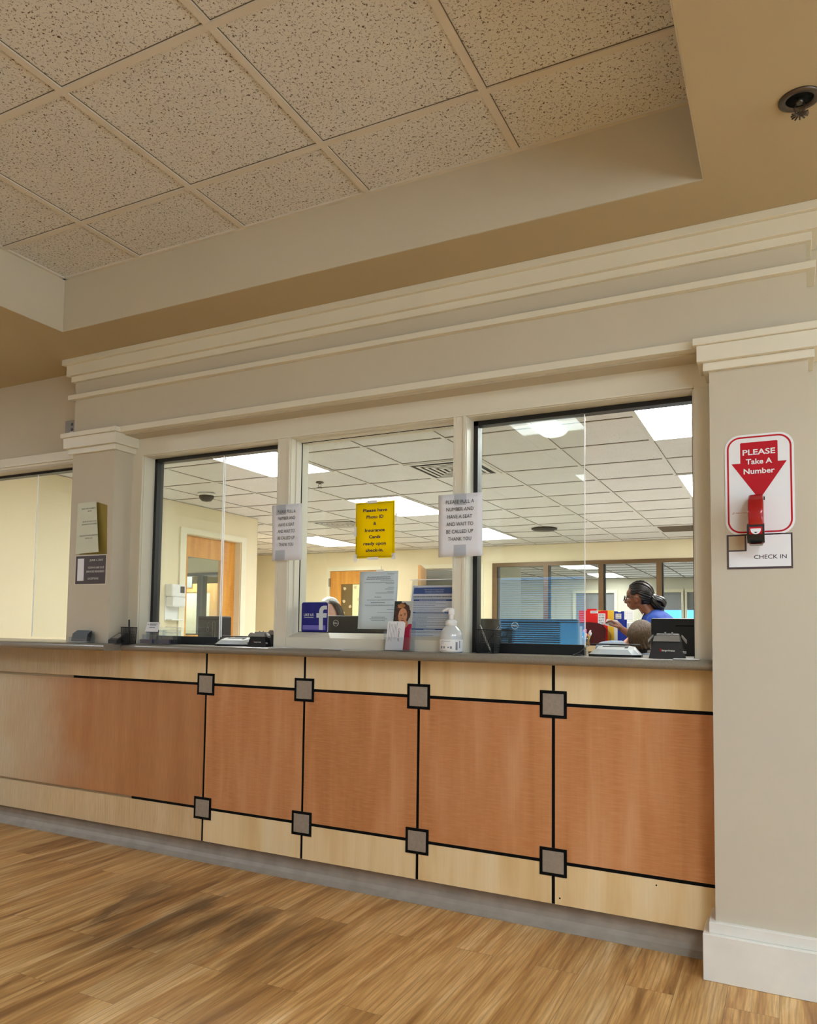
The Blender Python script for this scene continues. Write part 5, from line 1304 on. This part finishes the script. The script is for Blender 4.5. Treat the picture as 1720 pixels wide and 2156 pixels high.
    m = MB(); random.seed(9)
    hb = bmesh.new(); bmesh.ops.create_icosphere(hb, subdivisions=5, radius=1)
    dead = [v for v in hb.verts if (v.co.y > .25 and v.co.z < .42) or (v.co.z < -.9) or (v.co.y > -.05 and v.co.z < -.3)]
    bmesh.ops.delete(hb, geom=dead, context='VERTS')
    for v in hb.verts: v.co *= 1+.018*math.sin(v.co.x*23+v.co.z*9)+.012*math.sin(v.co.z*31+v.co.x*17)
    m.bm(hb, True, Matrix.Translation(hc) @ Matrix.Diagonal((.081, .096, .095, 1)))
    crown = hc+Vector((.012, -.02, .09))
    for k in range(620):
        a = random.uniform(0, 2*math.pi); l = random.uniform(.15, 1.0)
        pts = []
        for i in range(5):
            t = l*i/4*1.0+.04; th = t*math.pi*.72
            d = Vector((math.sin(th)*math.cos(a+.35*t), math.sin(th)*math.sin(a+.35*t), math.cos(th)))
            if d.y > .3 and d.z < .35: break
            if d.y > -.05 and d.z < -.3: break
            q = 1.02+random.uniform(0, .015); pts.append(hc+Vector((d.x*.081*q, d.y*.096*q, d.z*.095*q)))
        if len(pts) > 2: m.tube(pts, [.0016+.0008*random.random()]*(len(pts)-1)+[.0004], 4)
    m.build('short_hair', M['hair_b'], w, fix=False)
    m = MB()
    for sx in (-1, 1): m.ball((cx+sx*.03, Y+.097, 1.128), (.010, .006, .006), 2)
    m.build('eyes', M['white'], w)

    # ---- person behind the middle monitor, only forehead and hair show
    Y = 1.2; cx = -1.778
    w = thing('person', 'person with ash brown hair and white head wrap, mostly hidden behind the middle monitor', 'person', (cx, Y+.12, 0), 'people in the office')
    m = MB(); hc = Vector((cx, Y, 1.245))
    m.ball(hc, (.074, .090, .094), 3); m.ball((cx, Y-.045, 1.20), (.056, .052, .062), 3); m.ball((cx, Y-.06, 1.145), (.034, .034, .028), 2); m.ball((cx, Y-.074, 1.13), (.02, .018, .014), 2)
    caps(m, [(cx, Y-.095, 1.228), (cx, Y-.112, 1.198)], [.009, .0125]); m.ball((cx, Y-.09, 1.168), (.022, .010, .0055), 2); m.ball((cx, Y-.088, 1.157), (.02, .010, .006), 2)
    for sx in (-1, 1):
        m.ball((cx+sx*.075, Y, 1.21), (.009, .017, .027), 2); m.ball((cx+sx*.030, Y-.078, 1.240), (.02, .012, .007), 2); m.ball((cx+sx*.038, Y-.07, 1.195), (.02, .016, .018), 2)
    caps(m, [(cx, Y+.015, 1.15), (cx, Y+.03, 1.04)], [.05, .055]); caps(m, [(cx, Y+.06, .97), (cx, Y+.07, .75), (cx, Y+.09, .56)], [.12, .125, .145], 3)
    for sx in (-1, 1):
        caps(m, [(cx+sx*.09, Y+.05, .52), (cx+sx*.10, Y-.32, .50), (cx+sx*.10, Y-.30, .10)], [.085, .062, .045]); caps(m, [(cx+sx*.10, Y-.30, .05), (cx+sx*.11, Y-.42, .035)], [.04, .032])
        sh, el, wr = Vector((cx+sx*.16, Y+.06, .985)), Vector((cx+sx*.2, Y-.02, .76)), Vector((cx+sx*.11, Y-.23, .785))
        caps(m, [sh, el], [.05, .04]); caps(m, [el, wr], [.038, .024]); hand(m, wr, wr+Vector((-sx*.01, -.05, .004)), (-sx*.15, -1, 0), (sx, 0, 0), (0, 0, 1), .88, .45)
    fuse(m, 'body', M['skin_p'], w, .006, 2)
    m = MB()
    caps(m, [(cx, Y+.05, 1.0), (cx, Y+.07, .76), (cx, Y+.09, .57)], [.12, .14, .155], 3); m.ball((cx, Y+.06, .985), (.185, .1, .07), 3)
    for sx in (-1, 1): caps(m, [(cx+sx*.16, Y+.06, .985), (cx+sx*.2, Y-.02, .76), (cx+sx*.12, Y-.20, .785)], [.064, .052, .036])
    fuse(m, 'jacket', M['grey_cloth'], w, .009, 3)
    m = MB()
    for sx in (-1, 1): caps(m, [(cx+sx*.09, Y+.05, .52), (cx+sx*.10, Y-.32, .505), (cx+sx*.10, Y-.30, .12)], [.098, .075, .06])
    fuse(m, 'trousers', M['darkcloth'], w, .009, 3)
    for sx in (-1, 1): MB().ball((cx+sx*.105, Y-.36, .036), (.045, .12, .036), 3).build('shoe', M['blackp'], w)
    # parted hair falling to both sides
    m = MB(); random.seed(4)
    hb = bmesh.new(); bmesh.ops.create_icosphere(hb, subdivisions=4, radius=1)
    bmesh.ops.delete(hb, geom=[v for v in hb.verts if v.co.z < -.7 or (v.co.y < -.1 and v.co.z < .80)], context='VERTS')
    m.bm(hb, True, Matrix.Translation(hc) @ Matrix.Diagonal((.079, .095, .099, 1)))
    for k in range(260):
        sx = random.choice((-1, 1)); y0 = random.uniform(-.018, .075); pts = []
        for i in range(8):
            t = i/7; th = .05+t*1.75
            yy = y0-.02*math.sin(t*3)
            q = math.sqrt(max(.06, 1-(yy/.098)**2))
            pts.append(hc+Vector((sx*.083*q*math.sin(th)+sx*.004*random.random(), yy, .101*q*math.cos(th)-.05*max(0, t-.75))))
        m.tube(pts, [.0026]*7+[.0012], 4)
    m.build('parted_hair', M['hair_g'], w, fix=False)
    MB().lathe([(.083, -.004), (.088, .012), (.082, .035), (.062, .055), (.03, .068), (.003, .072)], (cx-.024, Y+.035, 1.302), 28, sx=.72, sy=.8).build('head_wrap', M['white'], w)
    m = MB()
    for sx in (-1, 1): m.ball((cx+sx*.03, Y-.085, 1.225), (.011, .007, .007), 2)
    m.build('eyes', M['white'], w)
    # chairs
    def chair(x, y, rz, label):
        c = thing('office_chair', label, 'chair', (x, y, 0), 'office chairs behind the counter')
        rt = Matrix.Translation((x, y, 0)) @ Matrix.Rotation(rz, 4, 'Z')
        def tr(m, nm, mat): m.v = [tuple(rt @ Vector(v)) for v in m.v]; return m.build(nm, M[mat], c)
        tr(MB().box(-.23, .23, -.22, .22, .33, .37, bev=.018), 'seat', 'blackp'); tr(MB().box(-.20, .20, -.30, -.26, .45, .86, bev=.018), 'backrest', 'blackp'); tr(MB().box(-.03, .03, -.27, -.22, .34, .5), 'back_bracket', 'dkgrey')
        tr(MB().cyl((0, 0, .09), (0, 0, .335), .028), 'gas_column', 'dkgrey')
        m = MB()
        for k in range(5):
            a = 2*math.pi*k/5+.3; m.cyl((0, 0, .09), (.27*math.cos(a), .27*math.sin(a), .07), .022, .016, 8)
        tr(m, 'star_base', 'dkgrey')
        for k in range(5):
            a = 2*math.pi*k/5+.3; tr(MB().cyl((.27*math.cos(a)-.015, .27*math.sin(a), .03), (.27*math.cos(a)+.015, .27*math.sin(a), .03), .03, n=14), 'caster', 'blackp')
    chair(.05, 1.95, 0, 'black office chair under the person with short brown hair'); chair(-1.778, 1.24, math.pi, 'black office chair under the person behind the middle monitor')
people()

# ------------------------------------------------------------------ office furniture
def office_things():
    def desk(x0, x1, y0, y1, zt, label, name='desk'):
        d = thing(name, label, 'desk', ((x0+x1)/2, (y0+y1)/2, 0), 'desks behind the counter')
        B(x0, x1, y0, y1, zt-.03, zt, bev=.003, seg=1).build('desk_top', M['desk'], d)
        for x in (x0, x1-.03): B(x, x+.03, y0+.02, y1-.02, 0, zt-.03).build('side_panel', M['desk'], d)
        B(x0+.03, x1-.03, y0+.02, y0+.04, .2, zt-.03).build('modesty_panel', M['desk'], d)
    desk(-2.75, -.95, .40, .92, .73, 'tan staff desk behind the left and middle windows')
    desk(-.90, .95, .40, 1.05, .73, 'tan staff desk behind the right window')
    # storage cabinet that carries the folder rack
    c = thing('storage_cabinet', 'tan storage cabinet under the folder rack', 'cabinet', (-.45, 3.2, 0))
    zt = 1.062
    B(-.98, -.215, 3.02, 3.50, zt-.045, zt, bev=.003, seg=1).build('top', M['desk'], c)
    B(-.96, -.235, 3.06, 3.48, .06, zt-.046).build('carcass', M['desk'], c)
    B(-.96, -.235, 3.10, 3.48, 0, .06).build('plinth', M['blackp'], c)
    for k in range(2):
        B(-.955+.36*k, -.605+.36*k, 3.043, 3.06, .08, zt-.055, bev=.002, seg=1).build('cabinet_door', M['desk'], c)
        xx = -.64+.11*k; MB().tube([(xx, 3.043, .78), (xx, 3.022, .78), (xx, 3.022, .90), (xx, 3.043, .90)], .005, 6).build('pull_handle', M['metal'], c)
    # folder rack: maroon curved front, wire dividers
    r = thing('folder_rack', 'maroon folder rack with wire dividers on the tan cabinet', 'rack', (-.50, 3.16, zt))
    m = MB(); pts = [(-.64, zt), (-.427, zt), (-.42, 1.199), (-.442, 1.226), (-.482, 1.240), (-.54, 1.246), (-.61, 1.245), (-.64, 1.237)]
    m.prism(pts, 3.10, 3.11); m.build('front_plate', M['maroon'], r)
    B(-.65, -.29, 3.10, 3.34, zt, zt+.008).build('base', M['blackp'], r)
    for yy in (3.155, 3.195, 3.235, 3.275, 3.315):
        q = .4*(yy-3.155)
        m = MB().tube([(-.64, yy, zt+.006), (-.64, yy, 1.16), (-.60, yy, 1.205), (-.46, yy, 1.211), (-.416+q, yy, 1.194), (-.397+q, yy, 1.15), (-.395+q, yy, zt+.006)], .0025, 6); m.build('wire_divider', M['metal'], r)
    def folder(mat, x0, x1, z1, y, label, lab=None, notch=True, zb=1.075):
        f = thing('folder', label, 'folder', ((x0+x1)/2, y, zb), 'folders in the maroon rack')
        xm = x0+(x1-x0)*.72
        pts = [(x0, zb), (x1, zb), (x1, z1), (xm+.016, z1), (xm+.009, z1-.006), (xm-.009, z1-.006), (xm-.016, z1), (x0, z1)] if notch else [(x0, zb), (x1, zb), (x1, z1), (x0, z1)]
        MB().prism(pts, y, y+.006).build('cover', M[mat], f)
        for (a, b_, c0, c1, lines) in (lab or ()):
            o = B(a, b_, y-.0008, y, c0, c1).build('label', M['paper'], f); n = len(lines); m = MB()
            for k, tx in enumerate(lines):
                hh = (c1-c0)/n; put(m, tx, (a+b_)/2, c1-hh*(k+.82), hh*.62, y-.0014, (b_-a)*.74, 'c')
            m.build('label_lettering', M['ink'], o)
        return f
    folder('redfile', -.634, -.411, 1.338, 3.122, 'red plastic folder with two white labels at the front of the rack', [(-.543, -.484, 1.316, 1.337, ('GIANTS',)), (-.485, -.428, 1.229, 1.315, ('KHQ', 'KMB', 'BFT', 'TFM'))])
    folder('redfile', -.575, -.50, 1.352, 3.142, 'second red folder whose tab shows above the front one', notch=False)
    folder('yelfile', -.494, -.372, 1.341, 3.17, 'yellow folder behind the red folders in the rack', notch=False)
    folder('paper', -.46, -.352, 1.268, 3.21, 'white folder standing in the rack beside the yellow one', notch=False)
    folder('blufile', -.44, -.308, 1.336, 3.25, 'dark blue plastic folder at the back of the rack', [(-.374, -.330, 1.276, 1.317, ('CXB', 'DHS'))])
    folder('blufile', -.41, -.295, 1.272, 3.29, 'shorter blue folder behind the tall blue one in the rack', notch=False)
    # cup of markers
    x, y = -.562, 3.058
    c = thing('marker_cup', 'clear cup of coloured markers in front of the maroon rack', 'cup', (x, y, zt))
    MB().lathe([(.030, 0), (.036, .078), (.034, .078), (.028, .004)], (x, y, zt), 24).build('cup', M['acrylic'], c)
    for k, (col, x0_, dx, dz, dy, top) in enumerate((('p_pink', -.018, -.018, .120, 0, 'p_pink'), ('p_blue', -.016, .034, .116, -.006, 'p_white'), ('p_yel', .004, .040, .098, -.012, 'p_white'), ('p_or', .018, .016, .086, -.016, 'p_or'), ('p_white', 0, -.004, .124, .01, 'p_pink'), ('p_blue', -.01, -.022, .104, -.01, 'p_blue'))):
        A = Vector((x+x0_, y-.004, zt+.006)); Bv = Vector((x+dx, y+dy, zt+dz))
        p = thing('marker', ['pink marker', 'blue marker with white cap', 'yellow green marker', 'orange marker', 'white marker with pink cap', 'short blue marker'][k]+' in the clear cup before the maroon rack', 'marker', A, 'markers in the clear cup')
        MB().cyl(A, A.lerp(Bv, .8), .0068, n=10).build('barrel', M[col], p); MB().cyl(A.lerp(Bv, .78), Bv, .0082, .0068, n=10).ball(Bv, .0066, 2).build('cap', M[top], p)
    # low bookcase with papers behind the right monitor
    b = thing('bookcase', 'grey low bookcase hidden behind the right monitor', 'bookcase', (-.9, 2.75, 0))
    B(-1.32, -.56, 2.6, 2.92, 1.186, 1.211).build('top', M['grey'], b)
    for x in (-1.32, -.585): B(x, x+.025, 2.6, 2.92, 0, 1.186).build('side_panel', M['grey'], b)
    for z in (.05, .42, .8): B(-1.295, -.585, 2.61, 2.92, z, z+.02).build('shelf', M['grey'], b)
    B(-1.295, -.585, 2.91, 2.92, .05, 1.186).build('back_panel', M['grey'], b)
    o = B(-1.22, -.93, 2.65, 2.88, 1.2115, 1.221).build('paper_stack', M['paper']); solo(o, (-1.08, 2.75, 1.211), 'thin stack of papers on the bookcase behind the right monitor', 'paper', 'papers on the bookcase')
    m = MB().prism([(-.91, 1.2115), (-.67, 1.2115), (-.645, 1.230), (-.60, 1.237), (-.565, 1.2375), (-.60, 1.22), (-.645, 1.2155), (-.67, 1.252), (-.906, 1.256)], 2.65, 2.87); o = m.build('open_binder', M['paper']); solo(o, (-.75, 2.75, 1.211), 'thick open white binder on the bookcase behind the right monitor', 'binder')
    # monitors
    def monitor(x0, x1, y, zt_, h, label, logo=None, desk_z=.73):
        t = thing('computer_monitor', label, 'monitor', ((x0+x1)/2, y+.03, desk_z), 'computer monitors on the desks')
        B(x0, x1, y, y+.045, zt_-h, zt_, bev=.006).build('back_shell', M['blackp'], t)
        B(x0+.012, x1-.012, y+.045, y+.048, zt_-h+.02, zt_-.012).build('screen', M['dkgrey'], t)
        xc = (x0+x1)/2
        B(xc-.035, xc+.035, y-.03, y, desk_z+.01, zt_-h*.45, bev=.004).build('stand_neck', M['blackp'], t)
        B(xc-.12, xc+.12, y-.08, y+.10, desk_z, desk_z+.012, bev=.004).build('stand_base', M['blackp'], t)
        if logo:
            lx, lz = logo; n = 36
            ro = [(lx+.0175*math.cos(2*math.pi*k/n), lz+.0175*math.sin(2*math.pi*k/n)) for k in range(n)]; ri = [(lx+.0152*math.cos(2*math.pi*k/n), lz+.0152*math.sin(2*math.pi*k/n)) for k in range(n)]
            g = MB().ring(ro, ri, y-.0012, y); 
            put(g, 'D', lx-.0097, lz-.0038, .0076, y-.0013, .0058, 'c', bold=.05); put(g, 'LL', lx+.0065, lz-.0038, .0076, y-.0013, .0105, 'c', bold=.05)
            E_ = textmesh('E', .05); cx_ = sum(v.co.x for v in E_.vertices)/len(E_.vertices); a = R(35); q = .0076/CAP
            u = Vector((math.cos(a), 0, math.sin(a)))*q; v = Vector((-math.sin(a), 0, math.cos(a)))*q
            g.mapped(E_, Vector((lx-.0028, y-.0013, lz))-u*cx_-v*.365, u, v)
            g.build('logo', M['white'], t)
        return t
    monitor(-1.535, -1.075, .6, 1.237, .29, 'black monitor seen from behind through the middle window', (-1.372, 1.196))
    monitor(-.56, -.045, .6, 1.226, .31, 'wide black monitor seen from behind through the left pane of the right window', (-.352, 1.193))
    t = monitor(.298, .80, .5, 1.231, .30, 'plain black monitor at the right edge of the right window')
    B(.40, .72, .4988, .501, 1.196, 1.201).build('vent_slot', M['reveal'], t)
    # translucent blue sleeve hanging on the right monitor
    # black cased device behind the left window
    x0, x1, y0, y1 = -2.215, -2.045, .44, .54
    d = thing('cased_device', 'dark grey square cased device with a white ring pull mark behind the left window', 'device', ((x0+x1)/2, .49, .73))
    B(x0, x1, y0, y1, .74, 1.228, bev=.008, seg=3).build('case', M['dkgrey'], d)
    B(x0+.01, x1-.006, y0-.001, y0+.002, 1.208, 1.212).build('seam', M['reveal'], d)
    m = MB(); pts = [(x0+.085+.008*math.cos(a)+.004*math.sin(a), y0-.002, 1.178+.016*math.sin(a)) for a in [i*math.pi/8 for i in range(16)]]; m.tube(pts, .0016, 5, True)
    pts = [(x0+.078+.008*math.cos(a), y0-.002, 1.150+.014*math.sin(a)) for a in [i*math.pi/8 for i in range(16)]]; m.tube(pts, .0016, 5, True); m.build('ring_mark', M['grey'], d)
    m = MB(); frame_rect(m, x0+.112, x0+.132, 1.10, 1.196, .0022, y0-.002, y0+.001); m.build('handle_outline', M['grey'], d)
    B(x0+.02, x1-.02, y0+.01, y1-.01, .73, .745).build('foot', M['blackp'], d)
    # notices on the bronze window glass
    o = B(-1.146, -1.023, 7.943, 7.949, 1.336, 1.479).build('paper_sign', M['paper']); solo(o, (-1.08, 7.945, 1.4), 'white notice on the bronze window glass left of the person in scrubs', 'notice', 'taped notices')
    m = MB()
    for k in range(7): m.box(-1.135, -1.034, 7.9424, 7.943, 1.35+k*.017, 1.352+k*.017)
    for k in range(4): m.box(-1.135+k*.03, -1.134+k*.03, 7.9424, 7.943, 1.345, 1.465)
    m.build('grid_print', M['fineink'], o)
    o = B(-1.165, -1.03, 7.943, 7.949, 1.18, 1.322).build('paper_sign', M['paper']); solo(o, (-1.1, 7.945, 1.25), 'lower notice with dense columns on the bronze window glass', 'notice', 'taped notices')
    m = MB()
    for k in range(8): m.box(-1.155+k*.015, -1.147+k*.015, 7.9424, 7.943, 1.195, 1.30)
    m.build('column_print', M['fineink'], o)
office_things()

# ------------------------------------------------------------------ light, world, camera
def light_and_camera():
    w = D.worlds.new('sky_and_fill_ground'); S.world = w; w.use_nodes = True
    nt = w.node_tree; bg = nt.nodes['Background']
    tc = nt.nodes.new('ShaderNodeTexCoord'); sp = nt.nodes.new('ShaderNodeSeparateXYZ'); rp = nt.nodes.new('ShaderNodeValToRGB'); mr = nt.nodes.new('ShaderNodeMapRange')
    nt.links.new(tc.outputs['Generated'], sp.inputs[0]); nt.links.new(sp.outputs[2], mr.inputs[0]); mr.inputs[1].default_value = -.5; mr.inputs[2].default_value = .5
    nt.links.new(mr.outputs[0], rp.inputs[0]); nt.links.new(rp.outputs[0], bg.inputs[0]); bg.inputs[1].default_value = 8.0
    e = rp.color_ramp.elements; e[0].position = 0; e[1].position = 1
    for p, c in ((.40, (.52, .60, .64)), (.455, (.44, .50, .53)), (.475, (.05, .17, .30)), (.51, (.03, .12, .24)), (.60, (.018, .07, .18))): e.new(p).color = (*c, 1)  # bright tones below the horizon added as fill for the ceiling
    e[0].color = (.55, .62, .66, 1); e[-1].color = (.012, .05, .15, 1)
    cam = D.cameras.new('camera'); o = D.objects.new('camera', cam); COL.objects.link(o); S.camera = o
    f, W = 1628.1, 1720
    cam.sensor_fit = 'HORIZONTAL'; cam.sensor_width = 36; cam.lens = 36*f/W
    cam.shift_x = 58.7/W; cam.shift_y = 146.7/W
    yaw, pit, rol = R(27.668), R(3.544), R(.826)
    cy, sy = math.cos(yaw), math.sin(yaw); fw = Vector((-sy, cy, 0)); rt = Vector((cy, sy, 0)); up = Vector((0, 0, 1))
    f2 = fw*math.cos(pit)+up*math.sin(pit); u2 = up*math.cos(pit)-fw*math.sin(pit)
    r3 = rt*math.cos(rol)+u2*math.sin(rol); u3 = u2*math.cos(rol)-rt*math.sin(rol)
    m = Matrix((r3, u3, -f2)).transposed().to_4x4(); m.translation = Vector((.8245, -3.0664, 1.1641)); o.matrix_world = m
    cam.clip_start = .05; cam.clip_end = 100
    v = S.view_settings; v.view_transform = 'Standard'; v.look = 'None'; v.gamma = 1; v.exposure = .4; v.use_curve_mapping = False
    S.display_settings.display_device = 'sRGB'
    c = S.cycles; c.use_denoising = True; c.use_adaptive_sampling = True; c.adaptive_threshold = .02; c.max_bounces = 9; c.transparent_max_bounces = 24; c.diffuse_bounces = 5; c.glossy_bounces = 4
    c.sample_clamp_indirect = 6; c.caustics_reflective = False; c.caustics_refractive = False
light_and_camera()
